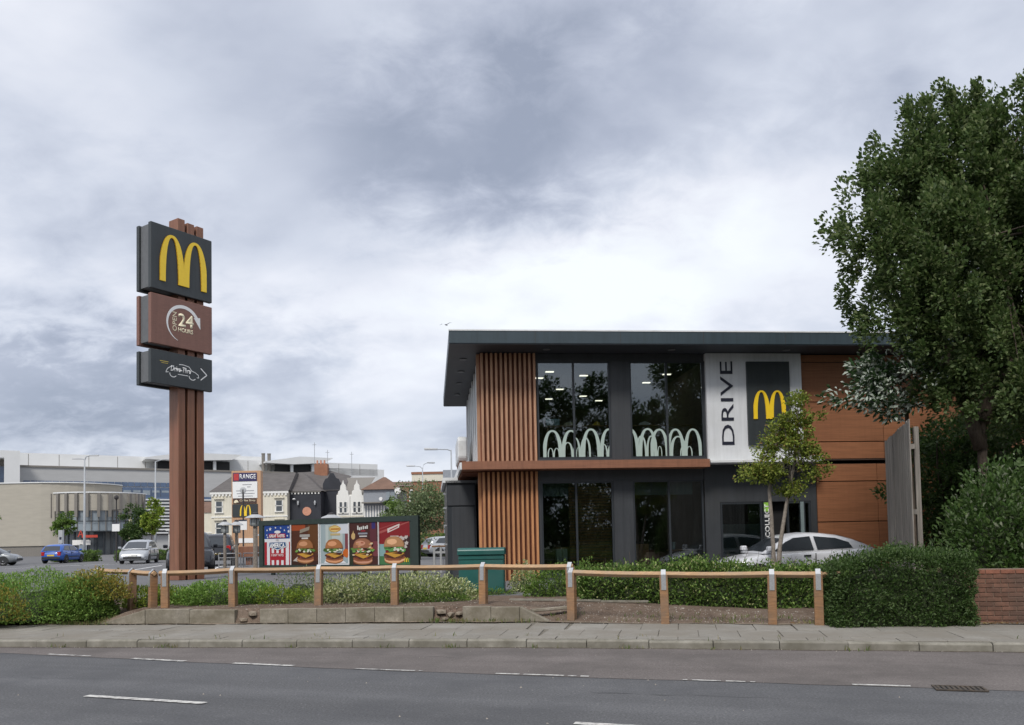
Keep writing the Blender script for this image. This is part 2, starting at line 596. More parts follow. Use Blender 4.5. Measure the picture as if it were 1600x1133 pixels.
mat('totem_brown', (0.24, 0.108, 0.062), streak=0.35, rough=0.5, var=0.13, scale=2.5, stretch=(1, 1, 0.3), dirt=(0.25, 0.1, 0.06), dscale=1.3, damt=0.4)
mat('arch_yellow', (0.88, 0.60, 0.03), rough=0.35, var=0.04)
mat('print_white', (0.8, 0.8, 0.79), rough=0.5, var=0.03)
mat('print_cream', (0.84, 0.76, 0.54), rough=0.5, var=0.03)
mat('print_gold', (0.55, 0.42, 0.08), rough=0.5)
mat('print_dark', (0.02, 0.024, 0.045), rough=0.5)
mat('letter_dark', (0.018, 0.02, 0.035), rough=0.45)
mat('cabinet_green', (0.016, 0.10, 0.088), rough=0.42, var=0.14, scale=2.4, dirt=(0.035, 0.11, 0.10), dscale=3, damt=0.55)
mat('board_green', (0.022, 0.036, 0.03), rough=0.5, var=0.15)
mat('grey_timber', (0.225, 0.205, 0.18), rough=0.85, var=0.4, scale=3, stretch=(9, 9, 0.5), rv=0.2, bump=0.5, bscale=25)
mat('bark', (0.11, 0.085, 0.065), rough=0.92, var=0.35, scale=9, stretch=(2, 2, 0.5), bump=0.9, bscale=20, bdist=0.03)
mat('bark_pale', (0.25, 0.215, 0.18), rough=0.9, var=0.3, scale=14, bump=0.5, bscale=30)
mat('twigs', (0.032, 0.045, 0.018), rough=0.95, var=0.4, scale=12)  # dark colour of the solid cores added inside shrubs and hedges
mat('brick', (0.185, 0.092, 0.062), rough=0.88, var=0.22, scale=16, bump=0.4, bscale=70, rv=0.22, dirt=(0.10, 0.065, 0.05), dscale=1.7, damt=0.7)
mat('brick_cope', (0.23, 0.095, 0.06), rough=0.88, var=0.22, scale=16, rv=0.15, bump=0.4, bscale=70)
mat('mortar', (0.21, 0.15, 0.115), rough=0.95, var=0.2, scale=20)
mat('iron', (0.06, 0.056, 0.052), rough=0.75, var=0.4, scale=20, metal=0.2, dirt=(0.12, 0.09, 0.065), dscale=12, damt=0.7)
mat('black', (0.012, 0.012, 0.013), rough=0.7)
mat('inside_wall', (0.24, 0.19, 0.145), rough=0.8, var=0.25, scale=0.8)
mat('inside_floor', (0.13, 0.12, 0.11), rough=0.6, var=0.2)
mat('inside_ceiling', (0.12, 0.12, 0.12), rough=0.8)
mat('inside_wood', (0.36, 0.20, 0.085), rough=0.5, var=0.2, scale=4)
mat('frosted', (0.40, 0.50, 0.46), rough=0.6, var=0.04)
mat('frosted_grey', (0.20, 0.25, 0.255), rough=0.45, var=0.06)
mat('pale_box', (0.5, 0.68, 0.76), rough=0.6)
mat('lime', (0.3, 0.58, 0.08), rough=0.5)
emit_mat('lamp_glow', (1.0, 0.92, 0.78), 1.5)
glass_mat('glass_shop', (0.72, 0.76, 0.74), 0.035, 1.5)
attr_mat('leaf', rough=0.55, trans=0.25, spec=0.22)
attr_mat('leaf_pale', rough=0.5, trans=0.15, spec=0.35, back=(0.42, 0.46, 0.40, 0.85))
attr_mat('leaf_dark', rough=0.5, trans=0.34, spec=0.28, back=(0.085, 0.12, 0.05, 0.5))
attr_mat('print', rough=0.45, spec=0.3)

# ================================================================ the setting
KERB = [(-60, 22.4), (-30, 17.2), (-15, 14.75), (-8.5, 13.52), (-4.05, 12.82), (0.0, 12.22), (3.55, 11.48), (6.7, 10.78), (14, 9.2), (30, 5.8), (60, -0.6)]
BACK = [(-60, 25.0), (-30, 19.9), (-12, 16.55), (-8, 15.88), (-5, 15.45), (-1.5, 15.1), (0.3, 14.75), (2, 14.1), (4.25, 13.62), (8.1, 12.9), (14, 11.75), (30, 8.4), (60, 2.0)]
LANE = [(-60, 31.0), (-30, 20.9), (-12, 14.35), (-8.15, 12.86), (-5.56, 11.84), (-2.06, 10.5), (0.26, 9.74), (3.68, 8.72), (5.14, 8.27), (9, 7.15), (30, 1.2), (60, -7.0)]


def kerb_y(x): return interp(KERB, x)
def back_y(x): return interp(BACK, x)
def lane_y(x): return interp(LANE, x)


def lot_z(x, y):
    return 0.40 - 0.20 * sstep(1.0, 5.0, x) * (1 - sstep(30, 45, y))


def bed_z(x, y):
    d = y - back_y(x)
    wall = sstep(-8.3, -7.3, x) * (1 - sstep(-0.45, 0.6, x))
    top = lot_z(x, 20) - 0.02
    slope = 0.125 + (top - 0.125) * sstep(-0.1, 2.2, d)
    wallz = 0.38 if d > 0.06 else 0.11
    return wall * wallz + (1 - wall) * slope


def sheet(name, rows, m, kind='structure', parent=None):
    """grid mesh from rows of points"""
    nr, nc = len(rows), len(rows[0])
    vs = [p for r in rows for p in r]
    fs = [(i * nc + j, i * nc + j + 1, (i + 1) * nc + j + 1, (i + 1) * nc + j) for i in range(nr - 1) for j in range(nc - 1)]
    o = MB().add(vs, fs).obj(name, m, parent, smooth=True)
    if parent is None: o['kind'] = kind
    return o


# far ground, reaching the horizon
g = MB().add([(-2500, -2500, -0.12), (2500, -2500, -0.12), (2500, 3500, -0.12), (-2500, 3500, -0.12)], [(0, 1, 2, 3)]).obj('ground', 'ground_far')
g['kind'] = 'structure'
# road: from far behind the camera to the kerb
xs = [-60, -30, -20, -15, -12, -10, -8.5, -6, -4.05, -2, 0, 2, 3.55, 5, 6.7, 10, 14, 22, 30, 60]
road = sheet('road', [[(x, -16 - 0.35 * x, 0.0) for x in xs], [(x, kerb_y(x) + 0.02, 0.0) for x in xs]], 'asphalt')
# older brown strip between lane edge line and kerb, with a ragged seam
rx_ = np.linspace(-12.3, 32, 150)
rows = [[(x, min(lane_y(x) - 0.05 + 0.045 * mnoise.noise((x * 1.7, 3.1, 0)) + 0.02 * mnoise.noise((x * 7, 1, 0)), kerb_y(x) + 0.01), 0.004) for x in rx_],
        [(x, kerb_y(x) + 0.015, 0.004) for x in rx_]]
strip = sheet('resurfaced_strip', rows, 'asphalt_brown', parent=road)


def worn_paint():
    m = bpy.data.materials.new('road_paint')
    m.use_nodes = True
    t = m.node_tree
    L = t.links.new
    b = t.nodes['Principled BSDF']
    geo = t.nodes.new('ShaderNodeNewGeometry')
    nz = t.nodes.new('ShaderNodeTexNoise')
    nz.inputs['Scale'].default_value = 9
    nz.inputs['Detail'].default_value = 9
    nz.inputs['Roughness'].default_value = 0.75
    L(geo.outputs['Position'], nz.inputs['Vector'])
    oi = t.nodes.new('ShaderNodeObjectInfo')
    ad = t.nodes.new('ShaderNodeMath'); ad.operation = 'MULTIPLY_ADD'
    ad.inputs[1].default_value = 0.05
    L(oi.outputs['Random'], ad.inputs[0]); L(nz.outputs['Fac'], ad.inputs[2])
    cr = ramp(t, [(0.0, (0.74, 0.73, 0.69)), (0.46, (0.58, 0.57, 0.54)), (0.58, (0.30, 0.29, 0.28)), (0.66, (0.16, 0.155, 0.15))])
    L(ad.outputs[0], cr.inputs['Fac'])
    L(cr.outputs['Color'], b.inputs['Base Color'])
    b.inputs['Roughness'].default_value = 0.75
    MATS['road_paint'] = m


worn_paint()


def marking(p0, p1, w, ragged=0.006, skip=0.0):
    """one painted dash, its ends and edges a little ragged; skip = share of it worn away"""
    p0, p1 = Vector(p0), Vector(p1)
    d = (p1 - p0); ln = d.length; d.normalize(); nrm = Vector((-d.y, d.x))
    n = max(6, int(ln / 0.05))
    mb = MB()
    for i in range(n):
        if skip and mnoise.noise((p0.x * 3 + i * 0.55, p0.y, 1.0)) > 0.55 - skip: continue
        a, b2 = p0 + d * (ln * i / n), p0 + d * (ln * (i + 1) / n)
        def e(k, s):
            return nrm * (s * w / 2 + ragged * mnoise.noise((p0.x * 13 + k * 1.9, s * 7.0, p0.y)))
        q = [a + e(i, -1), b2 + e(i + 1, -1), b2 + e(i + 1, 1), a + e(i, 1)]
        mb.add([(v.x, v.y, 0.009) for v in q], [(0, 1, 2, 3)])
    if mb.v: mb.obj('painted_dash', 'road_paint', road)


for a, b2, w, s in (((-10.6, 13.82), (-9.6, 13.45), .09, .0), ((-7.15, 12.49), (-6.35, 12.18), .07, .15), ((-5.56, 11.84), (-4.63, 11.46), .09, .0), ((-3.86, 11.18), (-2.94, 10.84), .09, .0),
                    ((-2.06, 10.49), (-1.16, 10.2), .06, .18), ((-0.24, 9.91), (0.86, 9.57), .06, .3), ((1.84, 9.25), (2.64, 9.0), .05, .45), ((3.55, 8.76), (4.15, 8.59), .07, .05),
                    ((7.0, 7.74), (7.9, 7.48), .08, .1)):
    marking(a, b2, w, skip=s)
for a, b2 in (((-4.72, 8.98), (-3.21, 8.43)), ((0.51, 7.21), (2.0, 6.72)), ((5.9, 5.45), (7.4, 4.96)), ((-10.0, 10.75), (-8.5, 10.25))):
    marking(a, b2, 0.095)

# gully grate let into the road
gr = thing('drain_grate', 'rusty rectangular drain grate set in the road at the brown strip edge', 'drain', (4.56, 8.40, 0.006), R(-17))
MB().box(-.24, .24, -.13, -.105, 0, .012).box(-.24, .24, .105, .13, 0, .012).box(-.24, -.215, -.105, .105, 0, .012).box(.215, .24, -.105, .105, 0, .012).obj('frame', 'iron', gr)
box_obj('pit', 'black', -.215, .215, -.105, .105, 0.0005, .002, gr)
for k in range(9):
    box_obj('bar', 'iron', -.205 + k * .047, -.178 + k * .047, -.104, .104, .002, .0095, gr)

# ---- pavement of slabs and kerb stones
pave = sheet('pavement', [[(x, kerb_y(x) + 0.1, 0.108) for x in xs], [(x, back_y(x) + 0.25, 0.108) for x in xs]], 'slab_bed')


def path_frame(x):
    dx = 0.05
    a = Vector((x - dx, kerb_y(x - dx))); b = Vector((x + dx, kerb_y(x + dx)))
    d = (b - a).normalized()
    return d, Vector((-d.y, d.x))


kerbline = struct_root('kerb')
x = -15.0
kmesh = {}
while x < 12.5:
    d, nrm = path_frame(x + 0.45)
    ln = 0.905
    if 'k' not in kmesh:
        kmesh['k'] = [MB().prism([(0, -0.1), (0.125, -0.1), (0.125, 0.118 + dz), (0.03, 0.118 + dz), (0.0, 0.095 + dz)], 'x', 0.004, ln - 0.004).mesh('kerb_stone', 'kerb_concrete', bevel=0.006) for dz in (0, .006, -.006)]
    o = place('kerb_stone', random.choice(kmesh['k']), kerbline, (x, kerb_y(x) + random.uniform(-.008, .008), 0), math.atan2(d.y, d.x) + random.uniform(-.004, .004))
    x += ln * d.x
# long runs outside the picture
for xa, xb in ((-60, -15.0), (12.5, 60)):
    pts = [xa + (xb - xa) * i / 8 for i in range(9)]
    sheet('kerb_run', [[(p, kerb_y(p), 0) for p in pts], [(p, kerb_y(p), 0.115) for p in pts], [(p, kerb_y(p) + 0.13, 0.118) for p in pts]], 'kerb_concrete', parent=kerbline)

sm = {}
for row, (d0, d1) in enumerate(((0.135, 0.43), (0.437, 1.32), (1.327, 2.21), (2.217, 3.05))):
    s = -14.2 + (row % 2) * 0.3
    while s < 11.0:
        xk = s
        d, nrm = path_frame(xk)
        base = Vector((xk, kerb_y(xk)))
        far = base + nrm * d1
        if far.y < back_y(far.x) + 0.35:
            key = (row, random.randrange(3))
            if key not in sm:
                e = [random.uniform(-.004, .004) for _ in range(4)]
                h = d1 - d0
                mb = MB().add([(0, 0, -.02), (.593, 0, -.02), (.593, h, -.02), (0, h, -.02), (0, 0, .014 + e[0]), (.593, 0, .014 + e[1]), (.593, h, .014 + e[2]), (0, h, .014 + e[3])],
                              [(3, 2, 1, 0), (4, 5, 6, 7), (0, 1, 5, 4), (1, 2, 6, 5), (2, 3, 7, 6), (3, 0, 4, 7)])
                sm[key] = mb.mesh('paving_slab', 'slab', bevel=0.005)
            p = base + nrm * d0
            place('paving_slab', sm[key], pave, (p.x, p.y, 0.111 + random.uniform(-.003, .004)), math.atan2(d.y, d.x) + random.uniform(-.003, .003))
        s += 0.6 * d.x
# ---- planting bed and car park
bx = np.linspace(-26, 12, 150)
rows = []
for j in range(26):
    r = []
    for x in bx:
        y = back_y(x) - 0.12 + j * 0.135
        z = bed_z(x, y) + 0.022 * mnoise.noise((x * 2.3, y * 2.3, 0)) + 0.012 * mnoise.noise((x * 7, y * 7, 4))
        if j == 0: z = 0.06
        if 1 <= j <= 4 and -8.2 < x < .3: z += .03 * max(0, mnoise.noise((x * 1.3, 5.0, 1))) + .015
        r.append((x, y, z))
    rows.append(r)
bed = sheet('planting_bed', rows, 'soil')
lx = [-230, -120, -60, -40, -26, -15, -8, -4, 0, 1, 2, 3, 4, 5, 8, 12, 20, 40, 90]
ly = [0, 1.0, 3, 6, 10, 15, 20, 26, 32, 50, 80, 120, 200, 320]
rows = [[(x, max(back_y(x), 9) + 3.05 + y, lot_z(x, max(back_y(x), 9) + 3 + y) - (0.02 if y == 0 else 0.0)) for x in lx] for y in ly]
lot = sheet('car_park', rows, 'asphalt_lot')
# bay lines of the car park
for (a, b2) in (((-31, 52), (-23.6, 54.2)), ((-23.2, 49.5), (-21.0, 56.5)), ((-29.8, 47.5), (-27.4, 55)), ((-14.2, 38.0), (-16.8, 47.5)), ((-19, 40.5), (-21.0, 48.5))):
    p0, p1 = Vector(a), Vector(b2)
    d = (p1 - p0).normalized(); nn = Vector((-d.y, d.x)) * 0.07
    MB().add([(*(p0 - nn), .408), (*(p1 - nn), .408), (*(p1 + nn), .408), (*(p0 + nn), .408)], [(0, 1, 2, 3)]).obj('bay_line', 'print_white', lot)
# concrete edging between bed and lot
for (xa, xb, off) in ((-9.5, -2.9, 1.55), (-0.1, 2.9, 1.75)):
    n = int((xb - xa) / 0.9)
    for k in range(n):
        x0 = xa + k * 0.9
        d, nrm = path_frame(x0)
        y0 = back_y(x0) + off
        y1 = back_y(x0 + .9) + off
        box_obj('edging_stone', 'kerb_concrete', 0.003, math.hypot(.9, y1 - y0) - .003, 0, 0.045, -0.03, 0.008, bed, loc=(x0, y0, bed_z(x0, y0 + .2) + .02), rz=math.atan2(y1 - y0, .9))

# ---- low concrete wall at the back of the pavement: three runs
def wall_run(label, xa, xb, n, ramp_left=0.0, ramp_right=0.0):
    w = thing('retaining_wall', label, 'wall', (0, 0, 0), group='low concrete wall runs behind the pavement')
    xs_ = [xa + (xb - xa) * i / n for i in range(n + 1)]
    for i in range(n):
        x0, x1 = xs_[i], xs_[i + 1]
        y0, y1 = back_y(x0) - 0.02, back_y(x1) - 0.02
        ln = math.hypot(x1 - x0, y1 - y0) - 0.005
        h = 0.392 + random.uniform(-.008, .008)
        zl = zr = h
        if i == 0 and ramp_left: zl = 0.14
        if i == n - 1 and ramp_right: zr = 0.14
        if i == 0 and ramp_left or i == n - 1 and ramp_right:
            o = MB().prism([(0, .07), (ln, .07), (ln, zr), (0, zl)], 'y', 0, .14)
        else:
            o = MB().prism([(0, .07), (ln, .07), (ln, zr + random.uniform(-.008, .008)), (0, zl)], 'y', 0, .14)
        o.obj('block', 'wall_concrete', w, (x0, y0 + random.uniform(-.006, .006), 0), math.atan2(y1 - y0, x1 - x0) + random.uniform(-.004, .004), bevel=0.007)
    return w


wall_run('low grey concrete wall with a sloping end, leftmost run by the bushes', -8.05, -5.32, 3, ramp_left=1)
wall_run('longest run of low concrete wall below the pale variegated shrub', -4.82, -1.5, 6)
wall_run('short concrete wall run tapering down to the pavement on the right', -0.95, 0.62, 3, ramp_right=1)


def rock(name, m, r, seed, flat=0.7):
    rg = random.Random(seed)
    bm = bmesh.new()
    bmesh.ops.create_icosphere(bm, subdivisions=1, radius=r)
    for v in bm.verts:
        v.co *= rg.uniform(0.65, 1.15)
        v.co.z *= flat
        v.co.x = max(-r * .72, min(r * .72, v.co.x)) * 1.25; v.co.y = max(-r * .6, min(r * .6, v.co.y)); v.co.z = max(-r * .45, min(r * .42, v.co.z))
    me = bpy.data.meshes.new(name)
    bm.to_mesh(me); bm.free()
    me.materials.append(MATS[m])
    return me


# broken gap: loose lumps of the fallen wall
for i, (x, dy, z, r, lab) in enumerate(((-1.36, .06, .30, .10, 'tan rubble lump lying highest in the gap of the low wall'), (-1.17, .10, .24, .12, 'biggest broken stone in the gap of the low wall'),
                                        (-1.02, .04, .27, .09, 'pale stone beside the right end of the wall gap'), (-1.28, -.02, .17, .07, 'small rubble stone at the foot of the wall gap'),
                                        (-5.0, .08, .30, .12, 'broken block end resting between the two left wall runs'), (-5.16, .02, .19, .09, 'small rubble lump at the foot of the left wall gap'))):
    tag(place('rubble_stone', rock('rubble_stone', 'rubble', r, i + 5), None, (x, back_y(x) + dy, z), i * 1.3), lab, 'stone', 'rubble in the gaps of the low wall')
# loose plank slab by the middle post
pl = MB().box(-.4, .4, -.1, .1, 0, .06).obj('concrete_slab', 'wall_concrete', None, (0.72, 15.25, 0.27), R(8), bevel=.012)
pl.rotation_euler = (R(-4), R(-3), R(8))
tag(pl, 'loose pale concrete slab lying on the soil left of the double post', 'slab')

# ---- gravel, litter chips and weeds: nobody could count them
def scatter_stones(name, label, pts, smin, smax, m):
    vs = []; fs = []
    for (x, y, z) in pts:
        s = random.uniform(smin, smax)
        a = random.uniform(0, 6.3)
        base = len(vs)
        for k in range(4):
            t = a + k * math.pi / 2 + random.uniform(-.3, .3)
            rr = s * random.uniform(.6, 1.1)
            vs.append((x + rr * math.cos(t), y + rr * math.sin(t), z - .004))
        vs.append((x + random.uniform(-.3, .3) * s, y + random.uniform(-.3, .3) * s, z + s * random.uniform(.45, .9)))
        fs += [(base + k, base + (k + 1) % 4, base + 4) for k in range(4)]
    o = MB().add(vs, fs).obj(name, m)
    return tag(o, label, 'gravel', kind='stuff')


pts = []
for _ in range(1500):
    x = random.choice((random.uniform(-9.5, -.5), random.uniform(-.3, 7.0), random.uniform(0.2, 6.0)))
    y = back_y(x) + random.uniform(0.0, 1.7) ** 1.0
    pts.append((x, y, bed_z(x, y) + 0.022 * mnoise.noise((x * 2.3, y * 2.3, 0))))
scatter_stones('gravel', 'scattered pale gravel and chips on the bare soil', pts, .006, .022, 'stone')
pts = []
for _ in range(420):
    x = random.uniform(-9, 8.5)
    t = random.random()
    if t < .6: pts.append((x, kerb_y(x) - abs(random.gauss(0, .05)), .005))
    elif t < .85: pts.append((x, back_y(x) - abs(random.gauss(0, .1)), .126))
    else: pts.append((x, random.uniform(6.5, kerb_y(x)), .004))
scatter_stones('grit', 'pale grit and litter chips along the gutter and pavement', pts, .004, .016, 'stone')


def ragged_strip(name, m, xs_, inner, outer, z, parent):
    """thin ragged spill of dirt between two lines"""
    rows = [[(x, inner(x), z) for x in xs_], [(x, outer(x), z + .001) for x in xs_]]
    return sheet(name, rows, m, parent=parent)


mat('gutter_grime', (0.115, 0.098, 0.08), rough=0.95, var=0.3, scale=9, grain=0.4, gscale=30, spec=0.1)
mat('soil_spill', (0.215, 0.175, 0.135), rough=0.95, var=0.25, scale=7, grain=0.35, gscale=30, spec=0.1)
gx = np.linspace(-14, 12, 420)
ragged_strip('gutter_grime', 'gutter_grime', gx, lambda x: kerb_y(x) - .035 - .05 * max(0, .4 + mnoise.noise((x * 1.1, 0, 5))) - .03 * mnoise.noise((x * 5.3, 2, 1)), lambda x: kerb_y(x) + .012, .0065, road)
ragged_strip('soil_spill', 'soil_spill', gx[60:], lambda x: back_y(x) - .05 - .28 * max(0, .15 + mnoise.noise((x * .8, 0, 2))) - .05 * mnoise.noise((x * 4.1, 2, 1)), lambda x: back_y(x) + .05, .1315, pave)
# soil washed over the top of the sloping wall end
# cracks in the old surface
for (a, b2, w) in (((-3.0, 12.2), (-.6, 11.2), .012), ((2.2, 10.9), (2.6, 9.7), .010), ((-7.5, 10.6), (-5.2, 10.1), .011), ((4.9, 10.2), (6.9, 9.4), .010), ((.8, 8.6), (3.0, 8.05), .011)):
    p0, p1 = Vector(a), Vector(b2)
    n_ = 26
    pts = []
    for k in range(n_ + 1):
        p = p0.lerp(p1, k / n_)
        o_ = .05 * mnoise.noise((p.x * 3, p.y * 3, 7)) + .03 * mnoise.noise((p.x * 11, p.y * 11, 3))
        ww = w * max(.15, .6 + mnoise.noise((p.x * 5, p.y * 5, 9)))
        pts.append((p.x + o_ * .4, p.y + o_, ww))
    sheet('crack', [[(x, y - w_ / 2, .0062) for x, y, w_ in pts], [(x, y + w_ / 2, .0062) for x, y, w_ in pts]], 'black', parent=road)

# ================================================================ the restaurant
TH = math.atan(0.1)
B0 = (-0.86, 23.51, 0.0)
rest = thing('restaurant', 'two storey restaurant with timber battens, dark flat roof and large windows', 'building', B0, TH)


def bbox(name, m, u0, u1, v0, v1, z0, z1, parent=None, bevel=0.0):
    return box_obj(name, m, u0, u1, v0, v1, z0, z1, parent or rest, bevel)


ROOF_B, ROOF_T = 7.06, 7.47
# roof slab with fascia, soffit and its small lights
roof = MB().box(-.92, 19.6, -1.1, 9.65, ROOF_B + .03, ROOF_T).obj('roof', 'slate_metal', rest, bevel=.012)
bbox('soffit', 'soffit', -.9, 19.58, -1.08, 9.63, ROOF_B + .012, ROOF_B + .028, roof)
bbox('roof_trim', 'white_trim', -.935, 19.6, -1.115, -1.103, ROOF_T - .025, ROOF_T + .012, roof)
for u, v in ((1.9, -.55), (5.6, -.55), (9.1, -.55), (-.45, .8), (-.45, 2.6), (-.45, 4.6), (-.45, 6.8)):
    MB().lathe([(.11, 0), (.11, .02), (.085, .024)], (u, v, ROOF_B - .016), seg=12).obj('soffit_light', 'sign_edge', roof)
for u in np.arange(1.5, 19, 2.44):
    bbox('fascia_seam', 'panel_joint', u, u + .008, -1.1025, -1.0995, ROOF_B + .04, ROOF_T - .03, roof)
# shell
bbox('floor_slab', 'inside_floor', .1, 19.4, .12, 9.2, 3.42, 3.72)
bbox('ground_floor', 'inside_floor', .1, 19.4, .12, 9.2, .2, .43)
bbox('ceiling', 'inside_ceiling', .1, 19.4, .12, 9.2, 6.86, 6.95)
bbox('back_wall', 'inside_wall', 0, 19.5, 9.2, 9.4, .2, 7.06)
bbox('side_wall', 'wall_grey', 19.3, 19.5, .0, 9.2, .2, 7.06)
bbox('inner_wall', 'inside_wall', 6.74, 6.9, .15, 9.2, .43, 6.86)
# left wall: dark strips of glazing between white uprights
bbox('left_wall', 'wall_grey', 0, .09, .12, 9.2, .2, 3.6)
lw = MB()
for k in range(7):
    v = .35 + k * 1.26
    bbox('upright', 'white_trim', -.03, .12, v, v + .34, 3.84, 7.05)
    bbox('side_pane', 'glass_shop', .03, .045, v + .35, v + 1.25, 3.86, 6.9)
    bbox('side_frame', 'frame_dark', -.01, .1, v + .345, v + .40, 3.84, 7.05)
# batten corner, upper and lower
bbox('batten_backing', 'slat_back', .0, 1.63, .02, .12, 3.84, 7.06)
bbox('batten_backing', 'slat_back', .0, 1.63, .02, .12, .25, 3.6)
bbox('batten_backing', 'slat_back', -.02, 0.0, .02, .34, .25, 7.06)
nb = 12
bu = MB().box(-.034, .034, -.10, .019, 3.84, 7.055).mesh('batten', 'slat_wood', bevel=.005)
bl = MB().box(-.034, .034, -.10, .019, .3, 3.565).mesh('batten', 'slat_wood_low', bevel=.005)
for k in range(nb):
    u = .05 + k * (1.54 / (nb - 1))
    place('batten', bu, rest, (u, random.uniform(-.004, .004), 0))
    place('batten', bl, rest, (u, random.uniform(-.004, .004), 0))
for v in (.12, .26):
    MB().box(-.10, -.021, v - .03, v + .03, .3, 3.565).obj('batten', 'slat_wood_low', rest)
    MB().box(-.10, -.021, v - .03, v + .03, 3.84, 7.05).obj('batten', 'slat_wood', rest)
# brown canopy band between the storeys, wrapping the left side
band = MB().prism([(-.6, -.62), (6.63, -.62), (6.63, .0), (0.0, .0), (0.0, 8.4), (-.6, 8.4)], 'z', 3.60, 3.83).obj('canopy_band', 'band_wood', rest)
for k in range(16):
    bbox('canopy_batten', 'slat_back', -.56, -.06, .1 + k * .5, .28 + k * .5, 3.545, 3.598, band)
bbox('canopy_edge', 'white_trim', -.66, -.604, -.62, 8.4, 3.6, 3.8, band)
# upper windows
def window(u0, u1, z0, z1, mull, name='window', panes=True, v=0.02):
    w = bpy.data.objects.new(name, None); COL.objects.link(w); w.parent = rest
    f = .055
    mb = MB().box(u0, u1, v - .02, v + .07, z0, z0 + f).box(u0, u1, v - .02, v + .07, z1 - f, z1).box(u0, u0 + f, v - .02, v + .07, z0 + f, z1 - f).box(u1 - f, u1, v - .02, v + .07, z0 + f, z1 - f)
    for m_ in mull: mb.box(m_ - .03, m_ + .03, v - .02, v + .07, z0 + f, z1 - f)
    mb.obj('frame', 'frame_dark', w)
    e = [u0 + f] + [q for m_ in mull for q in (m_ - .03, m_ + .03)] + [u1 - f]
    for a, b in zip(e[::2], e[1::2]):
        box_obj('pane', 'glass_shop', a + .001, b - .001, v + .015, v + .027, z0 + f, z1 - f, w)
    return w


window(1.66, 3.86, 3.93, 6.84, [2.76])
window(4.45, 6.72, 3.93, 6.84, [5.58])
window(1.72, 3.88, .5, 3.27, [2.77])
window(4.47, 6.62, .5, 3.27, [5.57])
# grey walls between and around
bbox('lintel', 'wall_grey', 1.635, 6.74, .0, .12, 6.842, 7.06)
bbox('pier', 'wall_grey', 3.862, 4.448, -.03, .12, 3.84, 6.84)
bbox('sill_rail', 'wall_grey', 1.635, 6.74, -.02, .12, 3.832, 3.928)
bbox('spandrel', 'wall_grey', 1.635, 6.64, .0, .12, 3.272, 3.59)
bbox('pier', 'wall_grey', 3.882, 4.468, -.03, .12, .25, 3.27)
bbox('pier', 'wall_grey', 1.635, 1.718, .0, .12, .25, 3.27)
bbox('plinth', 'wall_grey', 1.72, 6.64, -.01, .12, .2, .498)
bbox('pier', 'wall_grey', 6.722, 6.76, -.02, .12, 3.93, 6.84)
# frosted arches on the upper glass: a run of overlapping double arches of several sizes
def decal(u0, u1, items, z=3.99):
    for (u, w, h, dv) in items:
        mb = MB()
        for q in arches_faces(w, h, leg=.105, top=.065):
            qq = [(min(max(p[0] + u, u0), u1), p[1] + z) for p in q]
            if max(p[0] for p in qq) - min(p[0] for p in qq) < 1e-4: continue
            mb.add([(p[0], .03 - dv * .4, p[1]) for p in qq], [(0, 1, 2, 3)])
        if mb.v: mb.obj('frosted_arches', 'frosted', rest)


for (a, b, its) in ((1.72, 2.73, ((1.82, 1.12, .80, .0), (1.95, .36, .27, .004), (2.40, .62, .44, .008))),
                    (2.79, 3.80, ((2.62, .62, .58, .0), (2.98, 1.1, .84, .004), (3.5, .5, .38, .008), (2.80, .26, .28, .012))),
                    (4.51, 5.55, ((4.15, 1.1, .84, .0), (4.62, .62, .62, .004), (5.05, 1.1, .82, .008), (5.12, .28, .3, .012))),
                    (5.61, 6.66, ((5.15, 1.0, .6, .0), (5.56, 1.06, .82, .004), (5.95, .38, .29, .008)))):
    decal(a, b, its)
# second-floor bar shelf and what stands on it
sh = tag(MB().box(1.95, 6.5, .34, .62, 4.94, 4.97).box(2.0, 2.04, .4, .55, 3.72, 4.94).box(6.4, 6.44, .4, .55, 3.72, 4.94).obj('window_bar', 'inside_wood', None, B0, TH), 'narrow bar shelf behind the upper windows', 'shelf')


def ulocal(u, v, z):
    return (B0[0] + u * math.cos(TH) - v * math.sin(TH), B0[1] + u * math.sin(TH) + v * math.cos(TH), z)


tag(MB().box(-.2, .2, -.1, .1, 0, .2).obj('carton', 'pale_box', None, ulocal(2.18, .47, 4.972), TH, bevel=.01), 'pale blue carton on the upstairs bar at the left', 'carton')
tag(MB().prism([(-.14, 0), (.14, 0), (.11, .09), (.0, .12), (-.12, .07)], 'y', -.08, .08).obj('food_bag', 'print_cream', None, ulocal(2.66, .47, 4.972), TH), 'crumpled cream bag on the upstairs bar, left window', 'bag')
tag(MB().prism([(-.11, 0), (.11, 0), (.09, .08), (.02, .13), (-.08, .06)], 'y', -.08, .08).obj('yellow_wrap', 'arch_yellow', None, ulocal(3.5, .47, 4.972), TH), 'small yellow wrap on the upstairs bar near the pier', 'packaging')
tag(MB().prism([(-.17, 0), (.17, 0), (.13, .08), (.02, .12), (-.13, .07)], 'y', -.08, .08).obj('paper_heap', 'print_white', None, ulocal(4.98, .47, 4.972), TH), 'white paper heap on the upstairs bar, right window', 'paper')
